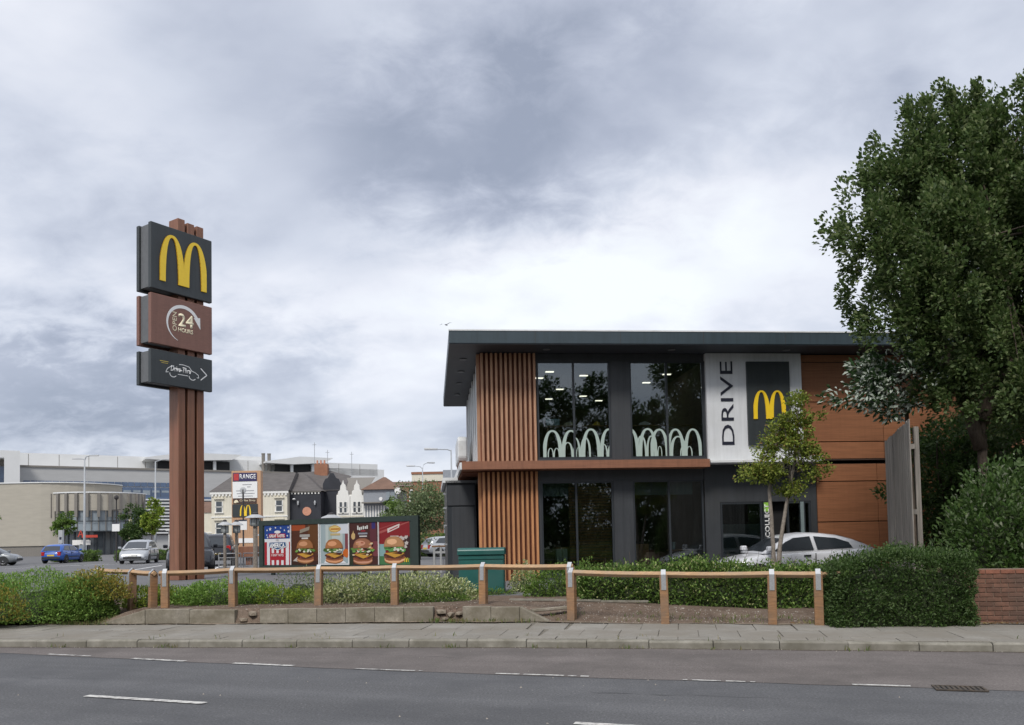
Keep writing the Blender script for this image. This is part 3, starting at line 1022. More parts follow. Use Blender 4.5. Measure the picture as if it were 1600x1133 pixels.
# ceiling lamps seen through the glass
lm = MB().box(-.13, .13, -.06, .06, 0, .02).mesh('ceiling_lamp', 'lamp_glow')
for (u, v) in ((2.3, 1.6), (2.1, 2.6), (1.9, 3.8), (3.5, 2.2), (3.1, 4.6), (1.5, 5.6), (1.2, 6.8), (4.7, 1.8), (4.9, 3.0), (5.3, 4.3), (5.2, 5.5), (5.0, 7.0), (6.2, 2.0), (5.9, 3.4), (3.0, 6.6), (4.2, 6.0)):
    place('ceiling_lamp', lm, rest, (u, v, 6.835))
for (u, v) in ((2.4, 1.8), (3.2, 3.0), (4.9, 1.9), (5.8, 2.4), (5.1, 3.6), (6.1, 4.2)):
    place('ceiling_lamp', lm, rest, (u, v, 3.395))
# ground-floor inside: pale bulkhead, slatted screen, stair, bins, tables
bbox('bulkhead', 'frosted_grey', 1.75, 2.7, .35, .42, 2.85, 3.3)
bbox('bulkhead', 'frosted_grey', 4.5, 6.4, .35, .42, 2.85, 3.3)
scr = bpy.data.objects.new('slatted_screen', None); COL.objects.link(scr); scr.parent = rest
sl = MB().box(2.58, 3.86, .2, .235, 0, .055).mesh('slat', 'inside_wood')
for k in range(32):
    place('slat', sl, scr, (0, 0, .45 + k * .087))
box_obj('screen_backing', 'inside_wall', 2.58, 3.86, .26, .28, .43, 3.28, scr)
st = MB()
for k in range(9):
    st.box(1.9 + k * .05, 2.5 + k * .0, 1.2 + k * .28, 1.48 + k * .28, .43 + k * .17, .60 + k * .17)
st.obj('stair', 'inside_floor', rest)
bn = thing('litter_bin', 'pale twin litter bin inside the lower left window', 'bin', ulocal(2.35, .42, .43), TH)
for k in (0, 1): box_obj('bin_door', 'frosted', -.16 + k * .17, -.01 + k * .17, -.16, .14, 0, .86, bn, bevel=.01)
box_obj('bin_top', 'inside_wood', -.18, .18, -.17, .17, .861, .9, bn)
def table_and_seat(u, v, lab):
    t = thing('dining_table', lab, 'table', ulocal(u, v, .43), TH)
    box_obj('table_top', 'inside_wood', -.35, .35, -.3, .3, .72, .76, t, bevel=.01)
    MB().lathe([(.2, 0), (.2, .02), (.035, .04), (.035, .72)], seg=12).obj('pedestal', 'frame_dark', t)
table_and_seat(6.05, .7, 'small wooden table with a blue cup behind the lower right window')
tag(MB().box(-.25, .25, -.04, .04, 0, .95).obj('seat_back_panel', 'inside_wood', None, ulocal(4.78, .5, .43), TH), 'tall wooden seat back behind the lower right window', 'seat')
tag(MB().lathe([(.05, 0), (.062, .2), (.066, .2), (.066, .225), (.0, .23)], seg=12).obj('cup', 'pale_box', None, ulocal(5.82, .55, 1.193)), 'light blue cup standing on the table behind the glass', 'cup')
# white signboard wall and its dark board
bbox('sign_wall', 'white_panel', 6.765, 9.74, -.12, .12, 3.80, 7.055)
bd = bbox('arch_board', 'sign_dark', 8.0, 9.33, -.20, -.122, 4.26, 6.79)
arches('arches_logo', 1.0, .86, 'arch_yellow', bd, (8.17, -.202, 5.05), depth=.03)
dr = place('drive_lettering', text_mesh('DRIVE', 2.52, .385, 'letter_dark', depth=.012), rest)
dr.rotation_euler = (0, R(-90), 0)
dr.location = (7.585, -.122, 4.29)
# white ledge and the grey collection bay beneath
bbox('white_ledge', 'white_trim', 6.66, 10.06, -.62, .0, 3.715, 3.797, bevel=.008)
bbox('white_ledge', 'white_trim', 9.3, 10.06, -.63, -.01, 3.80, 3.9, bevel=.008)
bbox('grey_wall', 'wall_grey', 6.66, 7.12, .0, .14, .2, 3.712)
bbox('grey_wall', 'wall_grey', 7.12, 10.14, .0, .14, 2.58, 3.712)
bbox('grey_wall', 'wall_grey', 7.12, 8.52, .0, .14, .2, .95)
bbox('grey_wall', 'wall_grey', 9.95, 10.14, .0, .14, .2, 2.58)
cw = window(7.13, 8.42, .96, 2.57, [], name='collection_window')
box_obj('dark_blind', 'black', 7.19, 8.36, .06, .075, 1.92, 2.51, cw)
box_obj('frosted_pane', 'frosted_grey', 7.19, 8.36, .06, .075, 1.02, 1.915, cw)
cs = bbox('collect_board', 'frame_dark', 8.43, 8.64, -.07, .1, .95, 2.57)
bbox('green_tip', 'lime', 8.45, 8.62, -.078, -.072, 2.28, 2.55, cs)
ct = place('collect_lettering', text_mesh('COLLECT', 1.0, .145, 'print_white', depth=.004, bold=.02), cs)
ct.rotation_euler = (0, R(-90), 0); ct.location = (8.605, -.079, 1.5)
bbox('door_recess', 'black', 8.66, 9.2, .25, .3, .43, 2.57)
window(9.2, 9.94, .5, 2.57, [9.74], name='bay_window')
bbox('bay_post', 'frosted_grey', 9.62, 9.72, -.02, .018, .5, 2.56)
bbox('bay_backing', 'inside_wall', 6.95, 13.2, 1.2, 1.3, .43, 3.42)
# timber panels at the right, upper and lower, each its own board
bbox('panel_backing', 'panel_joint', 9.745, 19.5, .04, .14, 3.80, 7.055)
bbox('panel_backing', 'panel_joint', 10.145, 19.5, .04, .14, .2, 3.712)
for (zz, us, v) in (((3.84, 4.37, 5.59, 6.81, 7.05), (9.76, 12.36, 14.9, 17.4, 19.49), -.01), ((.45, .72, 1.93, 3.16, 3.70), (10.16, 12.1, 14.6, 17.1, 19.49), .0)):
    for z0, z1 in zip(zz, zz[1:]):
        for u0, u1 in zip(us, us[1:]):
            bbox('cladding_panel', 'panel_wood', u0 + .008, u1 - .008, v, .038, z0 + .014, z1 - .014, bevel=.003)
bbox('cladding_drip', 'panel_joint', 10.062, 19.5, -.05, .035, 3.80, 3.838)
# dark entrance block on the left
pb = bbox('entrance_block', 'frame_dark', -1.0, -.11, 1.4, 6.2, .25, 3.36)
bbox('entrance_panel', 'wall_grey', -.86, -.16, 1.36, 1.398, .45, 2.62, pb, bevel=.01)
bbox('entrance_panel', 'wall_grey', -.98, -.14, 1.36, 1.398, 2.66, 3.3, pb, bevel=.01)
bbox('entrance_coping', 'white_trim', -1.12, -.66, 1.3, 6.3, 3.365, 3.52, pb)
bbox('entrance_coping', 'sign_edge', -1.04, -.1, 1.3, 6.3, 3.362, 3.43, pb)
for z in (1.45, 2.05, 2.6, 3.05): bbox('hinge', 'galvanised', -1.1, -1.002, 2.2, 2.24, z, z + .05, pb)
# white lettered box sign standing on the side canopy, seen edge-on
sg = thing('canopy_sign', 'white rounded box sign on brackets above the side canopy', 'sign', ulocal(-.34, 3.0, 3.832), TH)
MB().prism([(1.4, .5), (3.9, .5), (4.0, .62), (4.0, 1.22), (3.9, 1.34), (1.4, 1.34), (1.3, 1.22), (1.3, .62)], 'x', -.2, .12).obj('sign_box', 'white_trim', sg, bevel=.04)
for k in range(4):
    MB().prism([(1.4 + k * .72, 0), (1.8 + k * .72, 0), (1.66 + k * .72, .5), (1.5 + k * .72, .5)], 'x', -.16, .08).obj('bracket', 'band_wood', sg)
MB().box(-.22, .14, 1.2, 4.1, 0.002, .06).obj('bracket_base', 'band_wood', sg)

# ================================================================ tall pylon sign
PY = thing('pylon_sign', 'tall pylon sign with three stacked panels on brown triple post', 'sign', (-12.03, 27.0, 0.40), R(56.04))
PW = 2.36
for k, u in enumerate((1.10, 1.475, 1.85)):
    MB().box(u, u + .275, .16, .70, 0, (12.72 if k == 0 else 12.66)).obj('post', 'totem_brown', PY, bevel=.01)
MB().box(1.13, 2.09, .3, .56, 0, 12.2).obj('post_core', 'black', PY)
for nm, z0, z1, m in (('arch_panel', 9.94, 12.22, 'sign_dark'), ('hours_panel', 8.06, 9.78, 'sign_brown'), ('drive_panel', 6.7, 7.86, 'sign_dark')):
    p = MB().box(-.03, PW, 0, .158, z0, z1).obj(nm, m, PY, bevel=.015)
    MB().box(-.03, PW, .702, .86, z0, z1).obj('rear_panel', m, p, bevel=.015)
    MB().box(.03, 1.098, .18, .68, z0 + .08, z1 - .04).obj('infill', 'sign_edge', p)  # darker grey infill; its colour also takes in the shade between panels
    if nm == 'arch_panel':
        arches('arches_logo', 1.82, 1.68, 'arch_yellow', p, (.29, -.002, 10.26), depth=.04)
    elif nm == 'hours_panel':
        # sweeping arrow, wide at the head and fading to a point
        mb = MB(); cx, cz = 1.2, 8.93; n = 30; pin = []; pout = []
        for i in range(n + 1):
            t = R(250) - R(226) * i / n
            w = .012 + .105 * math.sin(math.pi * min(1, i / n * .62 + .02)) ** 1.2
            r = .66
            pout.append((cx + (r) * math.cos(t), cz + (r) * math.sin(t)))
            pin.append((cx + (r - w) * math.cos(t), cz + (r - w) * math.sin(t)))
        for i in range(n):
            q = (pout[i], pout[i + 1], pin[i + 1], pin[i])
            mb.add([(a, -.004, b) for a, b in q], [(0, 1, 2, 3)])
        mb.add([(a, -.006, b) for a, b in ((1.60, 9.24), (1.86, 9.28), (1.87, 8.86))], [(0, 1, 2)])
        mb.obj('sweeping_arrow', 'print_white', p)
        place('number_lettering', text_mesh('24', .60, .46, 'print_cream', depth=.003, bold=.022), p, (1.0, -.001, 8.83))
        place('hours_lettering', text_mesh('HOURS', .58, .15, 'print_cream', depth=.003, bold=.022), p, (1.0, -.001, 8.63))
        o = place('open_lettering', text_mesh('OPEN', .66, .16, 'print_cream', depth=.003), p)
        o.rotation_euler = (0, R(-90), 0); o.location = (.94, -.001, 8.63)
    else:
        def stroke(pts, w, m, name, y=-.004):
            mb = MB()
            for a, b in zip(pts, pts[1:]):
                d = Vector((b[0] - a[0], b[1] - a[1])); l = d.length
                if l < 1e-6: continue
                d /= l; nn = Vector((-d.y, d.x)) * w / 2
                mb.add([(a[0] - nn.x, y, a[1] - nn.y), (b[0] - nn.x, y, b[1] - nn.y), (b[0] + nn.x, y, b[1] + nn.y), (a[0] + nn.x, y, a[1] + nn.y)], [(0, 1, 2, 3)])
            return mb.obj(name, m, p)
        stroke([(.62, 7.16), (.52, 7.14), (.58, 7.27), (.72, 7.37), (.84, 7.40)], .022, 'print_white', 'car_outline')
        stroke([(1.02, 7.48), (1.2, 7.49), (1.42, 7.45), (1.52, 7.33), (1.66, 7.29), (1.78, 7.22), (1.8, 7.12), (1.72, 7.12)], .022, 'print_white', 'car_outline')
        stroke([(.98, 7.13), (1.38, 7.13)], .02, 'print_white', 'car_outline')
        for cx in (.80, 1.55):
            stroke([(cx - .13 + .0, 7.14)] + [(cx + .13 * math.cos(R(a)), 7.12 + .11 * math.sin(R(a))) for a in range(190, 350, 20)], .026, 'print_white', 'wheel_outline')
        stroke([(1.88, 7.48), (2.13, 7.27), (1.88, 7.06)], .035, 'print_white', 'chevron')
        stroke([(.30, 7.50), (.62, 7.50)], .022, 'print_gold', 'speed_line')
        stroke([(.36, 7.44), (.60, 7.44)], .018, 'print_gold', 'speed_line')
        place('drive_thru_lettering', text_mesh('Drive-Thru', .80, .19, 'print_white', depth=.003, shear=.25, bold=.02), p, (.70, -.002, 7.21))

# ================================================================ poster hoarding
HB = thing('poster_hoarding', 'dark green hoarding board carrying five bright burger posters', 'billboard', (-9.5, 31.0, 0.40), R(-26.8))
HW = 6.66
MB().box(-.26, 7.02, .012, .12, .22, 2.08).obj('backboard', 'board_green', HB, bevel=.02)
MB().box(-.26, 7.02, -.02, .01, 1.9, 2.08).box(-.26, 7.02, -.02, .01, .22, .36).box(-.26, -.06, -.02, .01, .361, 1.899).box(6.72, 7.02, -.02, .01, .361, 1.899).obj('surround', 'board_green', HB)
for u in (.2, 2.4, 4.5, 6.7): box_obj('leg', 'board_green', u, u + .12, .13, .25, 0, 1.9, HB)


class Print:
    """flat printing: coloured polygons a fraction of a millimetre apart, one mesh"""
    def __init__(self): self.v = []; self.f = []; self.c = []; self.y = 0.0
    def poly(self, pts, col):
        self.y -= .0006
        n = len(self.v)
        self.v += [(p[0], self.y, p[1]) for p in pts]
        self.f.append(tuple(range(n, n + len(pts))))
        self.c += [(col[0] * .8, col[1] * .8, col[2] * .8, 1)] * len(pts)
    def rect(self, x0, x1, z0, z1, col): self.poly([(x0, z0), (x1, z0), (x1, z1), (x0, z1)], col)
    def blob(self, cx, cz, rx, rz, col, a0=0, a1=360, n=18, wob=0.0, pw=1.0):
        pts = []
        for k in range(n + (0 if a1 - a0 >= 360 else 1)):
            t = R(a0 + (a1 - a0) * k / n)
            w = 1 + wob * mnoise.noise((cx * 9 + math.cos(t) * 3, cz * 9 + math.sin(t) * 3, rx * 20))
            c, s = math.cos(t), math.sin(t)
            pts.append((cx + rx * w * math.copysign(abs(c) ** pw, c), cz + rz * w * math.copysign(abs(s) ** pw, s)))
        self.poly(pts, col)
    def obj(self, name, parent, loc):
        me = bpy.data.meshes.new(name)
        me.from_pydata(self.v, [], self.f)
        a = me.color_attributes.new('col', 'FLOAT_COLOR', 'POINT')
        a.data.foreach_set('color', np.array(self.c, dtype=np.float32).ravel())
        me.materials.append(MATS['print'])
        for p_ in me.polygons: pass
        return place(name, me, parent, loc)


def burger(P, cx, cz, s, bun, patty=(.10, .03, .018), green=(.085, .17, .035), cheese=(.62, .33, .05), seeds=0, messy=0.0):
    rg = random.Random(int(cx * 100 + cz * 10))
    light = tuple(min(1, c * 1.6 + .08) for c in bun)
    P.blob(cx, cz - .33 * s, .40 * s, .13 * s, (.32, .14, .05), wob=.1)
    P.blob(cx, cz - .30 * s, .39 * s, .12 * s, light, wob=.1)
    P.blob(cx, cz - .24 * s, .40 * s, .11 * s, (.30, .10, .04), wob=.2)
    P.blob(cx, cz - .16 * s, .42 * s, .12 * s, patty, wob=.25)
    for k in range(10): P.blob(cx + rg.uniform(-.36, .36) * s, cz + rg.uniform(-.24, -.08) * s, .05 * s, .025 * s, tuple(c * rg.uniform(1.4, 3.4) for c in patty), wob=.5, n=8)
    P.poly([(cx - .40 * s, cz - .10 * s), (cx - .15 * s, cz - .19 * s), (cx + .02 * s, cz - .25 * s), (cx + .3 * s, cz - .16 * s), (cx + .40 * s, cz - .10 * s), (cx + .1 * s, cz - .06 * s)], cheese)
    P.poly([(cx - .1 * s, cz - .1 * s), (cx + .28 * s, cz - .15 * s), (cx + .36 * s, cz - .04 * s)], tuple(c * .75 for c in patty))
    for k in range(16):
        g = rg.uniform(.6, 2.4)
        P.blob(cx + rg.uniform(-.42, .42) * s, cz + rg.uniform(-.02, .10) * s, rg.uniform(.06, .11) * s, rg.uniform(.03, .06) * s, (green[0] * g, green[1] * g, green[2] * g), wob=.6, n=9)
    for k in range(7): P.blob(cx + rg.uniform(-.34, .34) * s, cz + rg.uniform(-.03, .07) * s, .05 * s, .03 * s, (.75, .74, .62), wob=.6, n=8)
    P.blob(cx, cz + .10 * s, .40 * s, .34 * s, tuple(c * .8 for c in bun), 0, 180, 18, wob=.05, pw=.85)
    P.blob(cx - .01 * s, cz + .13 * s, .36 * s, .29 * s, bun, 0, 180, 16, pw=.85)
    P.blob(cx - .08 * s, cz + .27 * s, .2 * s, .09 * s, light, n=12, wob=.2)
    for k in range(seeds): P.blob(cx + rg.uniform(-.28, .28) * s, cz + rg.uniform(.16, .36) * s, .02 * s, .012 * s, (.8, .7, .5), n=6)
    if messy:
        for k in range(14): P.blob(cx + rg.uniform(-.4, .4) * s, cz + rg.uniform(-.15, .3) * s, .06 * s, .03 * s, rg.choice([(.4, .12, .06), (.6, .3, .12), (.5, .2, .1), (.75, .6, .4)]), wob=.5, n=8)


PH0, PH1 = .39, 1.89
edges = (0.0, 1.335, 2.68, 4.05, 5.36, 6.66)
H = PH1 - PH0
# 1: stars and stripes
P = Print(); w = edges[1] - edges[0] - .02
red, blue, white = (.42, .018, .03), (.015, .06, .28), (.78, .78, .8)
P.rect(0, w, 0, H, white)
P.rect(0, w, H * .66, H, blue)
for x0, x1, zt in ((.0, .09, .58), (.92, 1.0, .58)): P.rect(w * x0, w * x1, 0, H * zt, red)
P.rect(w * .2, w * .8, 0, H * .58, red)
for x in (.27, .45, .63): P.rect(w * x, w * (x + .09), 0, H * .12, white); P.rect(w * x, w * (x + .09), H * .3, H * .42, white)
for (sx, sz, sr) in ((.1, .88, .035), (.22, .91, .06), (.42, .94, .035), (.62, .93, .03), (.76, .87, .035), (.9, .94, .035), (.92, .84, .055), (.09, .76, .03), (.12, .7, .035), (.87, .73, .035)):
    P.poly([(w * sx + w * sr * (1 if k % 2 == 0 else .45) * math.sin(k * math.pi / 5), H * sz + w * sr * (1 if k % 2 == 0 else .45) * math.cos(k * math.pi / 5)) for k in range(10)], white)
P.blob(w * .5, H * .83, w * .12, H * .04, white)
P.rect(w * .17, w * .8, H * .68, H * .79, red)
P.poly([(w * .17, H * .58), (w * .83, H * .58), (w * .85, H * .46), (w * .5, H * .37), (w * .15, H * .46)], white)
P.poly([(w * .2, H * .57), (w * .8, H * .57), (w * .82, H * .47), (w * .5, H * .39), (w * .18, H * .47)], (.03, .10, .24))
p1 = P.obj('poster', HB, (0.005, .008, PH0))
place('lettering', text_mesh('GREAT TASTES', w * .58, H * .075, 'print_white', bold=.02), p1, (w * .2, -.03, H * .695))
place('lettering', text_mesh('OF', w * .1, H * .04, 'letter_dark'), p1, (w * .45, -.03, H * .61))
place('lettering', text_mesh('AMERICA', w * .56, H * .12, 'print_white', bold=.02), p1, (w * .22, -.03, H * .435))
place('lettering', text_mesh('5 GREAT TASTES', w * .46, H * .06, 'print_white'), p1, (w * .27, -.03, H * .22))
# 2: brown
P = Print(); w = edges[2] - edges[1] - .02
P.rect(0, w, 0, H, (.085, .028, .014)); P.rect(0, w * .5, H * .85, H, (.35, .07, .02)); P.rect(w * .6, w, H * .3, H, (.13, .05, .015)); P.rect(0, w, 0, H * .1, (.05, .02, .012))
P.poly([(w * .05, H * .1), (w * .4, H * .06), (w * .3, H * .26)], (.55, .5, .45))
P.poly([(w * .3, H * .78), (w * .64, H * .86), (w * .66, H * .95), (w * .31, H * .87)], (.30, .26, .2))
P.rect(w * .3, w * .66, H * .69, H * .755, (.4, .38, .35)); P.rect(w * .37, w * .6, H * .64, H * .675, (.7, .68, .64))
burger(P, w * .5, H * .34, 1.0, (.36, .15, .055), messy=.0)
p2 = P.obj('poster', HB, (edges[1] + .01, .008, PH0))
# 3: pale with orange lettering
P = Print(); w = edges[3] - edges[2] - .02
P.rect(0, w, 0, H, (.74, .76, .78)); P.rect(w * .03, w * .97, H * .03, H, (.36, .44, .46)); P.rect(w * .2, w * .78, H * .4, H * .97, (.52, .58, .56)); P.rect(w * .3, w * .42, H * .45, H * .95, (.40, .48, .44)); P.rect(w * .6, w * .97, H * .75, H * .98, (.66, .69, .74)); P.rect(w * .86, w * .97, H * .3, H * .75, (.22, .06, .07))
P.blob(w * .9, H * .28, w * .12, H * .1, (.6, .14, .02), wob=.3); P.poly([(w * .15, H * .04), (w * .9, H * .04), (w * .75, H * .14), (w * .2, H * .14)], (.8, .8, .82))
P.blob(w * .52, H * .87, w * .2, H * .085, (.55, .33, .08), wob=.1); P.blob(w * .52, H * .87, w * .17, H * .065, (.75, .55, .2), wob=.1); P.rect(w * .38, w * .68, H * .845, H * .885, (.5, .2, .03)); P.rect(w * .37, w * .7, H * .71, H * .76, (.55, .42, .2))
burger(P, w * .5, H * .33, 1.0, (.42, .17, .06))
p3 = P.obj('poster', HB, (edges[2] + .01, .008, PH0))
# 4: dark red-brown
P = Print(); w = edges[4] - edges[3] - .02
P.rect(0, w, 0, H, (.07, .022, .018)); P.rect(w * .7, w * .92, H * .35, H, (.12, .03, .04)); P.rect(w * .76, w * .88, H * .85, H, (.04, .03, .16)); P.rect(w * .8, w * .98, H * .2, H * .55, (.2, .05, .06)); P.rect(0, w * .12, 0, H * .4, (.03, .04, .02))
P.blob(w * .13, H * .68, w * .07, H * .08, (.62, .42, .18), wob=.2); P.poly([(w * .1, H * .72), (w * .16, H * .72), (w * .13, H * .82)], (.62, .42, .18))
for k, (a, z0, z1) in enumerate(((.27, .83, .93), (.33, .82, .89), (.39, .835, .9), (.46, .84, .92), (.53, .85, .91), (.59, .85, .93))): P.rect(w * a, w * (a + .045), H * z0, H * z1, (.72, .72, .68))
P.rect(w * .3, w * .62, H * .72, H * .76, (.3, .32, .36)); P.rect(w * .34, w * .6, H * .66, H * .69, (.65, .63, .6)); P.rect(w * .4, w * .55, H * .79, H * .815, (.4, .03, .05))
burger(P, w * .46, H * .32, 1.05, (.36, .15, .08), messy=1)
p4 = P.obj('poster', HB, (edges[3] + .01, .008, PH0))
# 5: red over green
P = Print(); w = edges[5] - edges[4] - .02
P.rect(0, w, 0, H, (.26, .018, .022)); P.rect(0, w, 0, H * .2, (.07, .2, .08)); P.rect(0, w * .2, H * .2, H * .48, (.25, .42, .42)); P.rect(w * .8, w, H * .15, H * .65, (.05, .02, .02))
P.poly([(0, H * .72), (w, H * .98), (w, H), (0, H * .78)], (.42, .1, .09)); P.poly([(0, H * .82), (w * .8, H), (w * .7, H), (0, H * .85)], (.36, .06, .06))
P.poly([(w * .28, H * .74), (w * .66, H * .86), (w * .68, H * .95), (w * .27, H * .84)], (.72, .62, .58)); P.poly([(w * .34, H * .785), (w * .62, H * .875), (w * .62, H * .9), (w * .34, H * .81)], (.4, .03, .04))
P.rect(w * .37, w * .64, H * .64, H * .67, (.7, .65, .62))
for (x, z) in ((.7, .62), (.78, .6), (.88, .63), (.9, .5), (.86, .42)): P.blob(w * x, H * z, w * .06, H * .04, (.6, .54, .5), wob=.6)
burger(P, w * .5, H * .34, 1.08, (.5, .26, .12), green=(.07, .2, .05))
p5 = P.obj('poster', HB, (edges[4] + .01, .008, PH0))
arches('arches_logo', w * .13, H * .1, 'arch_yellow', p5, (w * .84, -.04, H * .06), depth=.004, n=6)
for e in edges[1:-1]: box_obj('poster_edge', 'print_white', e - .014, e + .012, -.05, .0, PH0, PH1, HB)

# ================================================================ green street cabinet
CB = thing('street_cabinet', 'dark green telecom street cabinet standing behind the timber rail', 'cabinet', (-0.72, 18.75, 0.38), R(-4))
MB().box(-.52, .52, -.2, .2, 0, .88).obj('body', 'cabinet_green', CB, bevel=.012)
MB().prism([(-.23, .882), (.23, .882), (.23, 1.0), (.19, 1.05), (-.17, 1.05), (-.235, 1.0)], 'x', -.545, .545).obj('lid', 'cabinet_green', CB, bevel=.015)
for s in (-1, 1):
    d = MB().box(-.5 if s < 0 else .006, -.006 if s < 0 else .5, -.212, -.201, .06, .76).obj('door', 'cabinet_green', CB, bevel=.004)
    box_obj('handle', 'iron', s * .05 - .012, s * .05 + .012, -.228, -.213, .42, .5, d)
box_obj('ledge', 'cabinet_green', -.525, .525, -.216, -.2, .79, .83, CB)

# ================================================================ knee rail along the planting bed
def rail_run(name_label, posts, rail_z, ext0=0.35, ext1=0.35, group='timber knee rail runs along the planting bed'):
    """posts: list of (x, y, base z); square timber posts with a diamond rail strapped into their tops"""
    r = thing('knee_rail', name_label, 'fence', (0, 0, 0), group=group)
    pm = None
    s = .07
    for i, (x, y, z) in enumerate(posts):
        zt = rail_z[i]
        j = min(i, len(posts) - 2)
        a = math.atan2(posts[j + 1][1] - posts[j][1], posts[j + 1][0] - posts[j][0])
        po = MB().prism([(-s, -.12), (s, -.12), (s, zt - z - .005), (0, zt - z - .075), (-s, zt - z - .005)], 'x', -s, s).obj('post', 'timber', r, (x, y, z), a + random.uniform(-.03, .03), bevel=.006)
        po.rotation_euler.x = random.uniform(-.02, .02); po.rotation_euler.y = random.uniform(-.02, .02)
        h = zt - z
        st = MB()
        o = .004
        q = [(-s - o, h - .26), (-s - o, h + .0), (0, h + .08), (s + o, h + .0), (s + o, h - .26)]
        q2 = [(s + o + .004, h - .26), (s + o + .004, h + .003), (0, h + .087), (-s - o - .004, h + .003), (-s - o - .004, h - .26)]
        st.prism(q + q2, 'x', -.04, .04)
        st.obj('strap', 'galvanised', po)
    for i in range(len(posts) - 1):
        p0 = Vector((posts[i][0], posts[i][1], rail_z[i])); p1 = Vector((posts[i + 1][0], posts[i + 1][1], rail_z[i + 1]))
        d = (p1 - p0).normalized()
        if i == 0: p0 = p0 - d * ext0
        if i == len(posts) - 2: p1 = p1 + d * ext1
        gap = d * .004
        mb = MB()
        side = Vector((-d.y, d.x, 0)).normalized()
        hw = .056
        n = 5
        ring = lambda p: [p + side * hw, p + Vector((0, 0, hw)), p - side * hw, p - Vector((0, 0, hw))]
        vs = []; fs = []
        for k in range(n + 1):
            p = p0 + gap + (p1 - p0 - gap * 2) * (k / n) + Vector((0, 0, -.012 * math.sin(math.pi * k / n)))
            vs += ring(p)
        for k in range(n):
            fs += [(k * 4 + q_, k * 4 + (q_ + 1) % 4, k * 4 + 4 + (q_ + 1) % 4, k * 4 + 4 + q_) for q_ in range(4)]
        fs += [(0, 1, 2, 3), tuple(range(n * 4 + 3, n * 4 - 1, -1))]
        mb.add(vs, fs).obj('rail', 'timber_rail', r, bevel=.006)
    return r


rail_run('short end of timber knee rail emerging from the left bushes', [(-9.3, 18.2, .38), (-7.98, 16.98, .38), (-7.2, 16.2, .38)], [1.10, 1.09, 1.08], .2, .1)
rail_run('long timber knee rail with strapped posts in front of the poster hoarding', [(-6.92, 16.13, .36), (-5.63, 16.3, .36), (-3.86, 16.05, .36), (-2.33, 15.9, .36), (-0.59, 15.68, .36), (1.06, 15.0, .3)], [1.08, 1.105, 1.105, 1.105, 1.10, 1.09], .12, .05)
rail_run('lower timber knee rail on the right ending in the clipped hedge', [(1.04, 14.66, .24), (2.58, 13.92, .22), (4.28, 13.5, .22), (4.98, 13.3, .22)], [1.0, .965, .955, .955], .05, .35)

# ================================================================ brick wall on the right
BWx, BWy = 7.32, 13.22
bw = thing('brick_wall', 'low red brick garden wall with raised top course at the far right', 'wall', (BWx, BWy, 0.0), R(-9.5))
BL = 6.0
MB().box(0.004, BL, .012, .21, .05, .985).obj('mortar', 'mortar', bw)
bm_ = MB().box(0.0, .213, 0, .1, 0, .064).mesh('brick', 'brick', bevel=.004)
bh_ = MB().box(0.0, .101, 0, .1, 0, .064).mesh('brick', 'brick', bevel=.004)
bt_ = MB().box(0.0, .213, -.006, .22, 0, .064).mesh('brick', 'brick_cope', bevel=.004)
nrows = 12
for r_ in range(nrows):
    z = .09 + r_ * .0745
    x = 0.0
    if r_ % 2:
        place('brick', bh_, bw, (x, random.uniform(-.002, .002), z)); x += .112
    while x < 1.55:
        place('brick', bm_ if r_ < nrows - 1 else bt_, bw, (x, random.uniform(-.003, .003), z)); x += .224
# the rest of the wall runs out of the picture
rest_b = MB()
for r_ in range(nrows):
    x = 1.6 + (.112 if r_ % 2 else 0)
    while x < BL - .25:
        rest_b.box(x, x + .213, 0, .1, .09 + r_ * .0745, .154 + r_ * .0745); x += .224
tag(rest_b.obj('brick_courses', 'brick', bw), kind='stuff')
# raised ground behind it
sheet('raised_bed', [[(7.25, 13.5, .12), (8, 13.4, .9), (13, 12.5, .9), (20, 11.3, .9)], [(7.25, 14.2, .3), (8, 14.2, .9), (13, 13.6, .9), (20, 12.5, .9)], [(7.6, 17, .4), (9, 17, .85), (13, 17, .85), (20, 17, .85)], [(9, 21, .2), (10.5, 21, .6), (14, 21, .8), (20, 21, .8)], [(11, 27, .2), (13, 27, .4), (16, 27, .8), (22, 27, .8)]], 'soil')

# ================================================================ tall weathered board screen
fa = Vector((7.93, 16.0)); fb = Vector((9.28, 20.0))
fd = (fb - fa).normalized()
fs_ = thing('board_screen', 'tall weathered grey vertical board fence running away beside the big tree', 'fence', (fa.x, fa.y, 0.15), math.atan2(fd.y, fd.x))
n = 27
for k in range(n):
    w = .15
    top = 3.68 + random.uniform(-.02, .025)
    o = MB().prism([(0, 0), (w - .008, 0), (w - .008, top + random.uniform(-.008, .008)), (0, top)], 'y', 0, .022).obj('board', 'grey_timber', fs_, (k * .155, random.uniform(-.004, .004), 0), bevel=.003)
for z in (.5, 1.8, 3.1): MB().box(.02, 4.15, -.075, -.006, z, z + .1).obj('rail', 'grey_timber', fs_)
for k in range(2):
    MB().box(1.9 + k * 2.02, 2.02 + k * 2.02, -.2, -.078, 0, 3.72).obj('post', 'grey_timber', fs_, bevel=.006)
# thick end post of the screen, set back on its dark side
MB().box(.12, .30, -.17, -.077, 0, 3.55).obj('end_post', 'grey_timber', fs_, bevel=.006)


# ================================================================ lamps, posts, lanterns, barriers
mat('post_grey', (0.36, 0.38, 0.40), rough=0.5, var=0.08)
mat('post_dark', (0.04, 0.035, 0.035), rough=0.6)
mat('lantern_grey', (0.42, 0.43, 0.44), rough=0.5, var=0.1)
mat('lantern_glass', (0.33, 0.35, 0.34), rough=0.3)


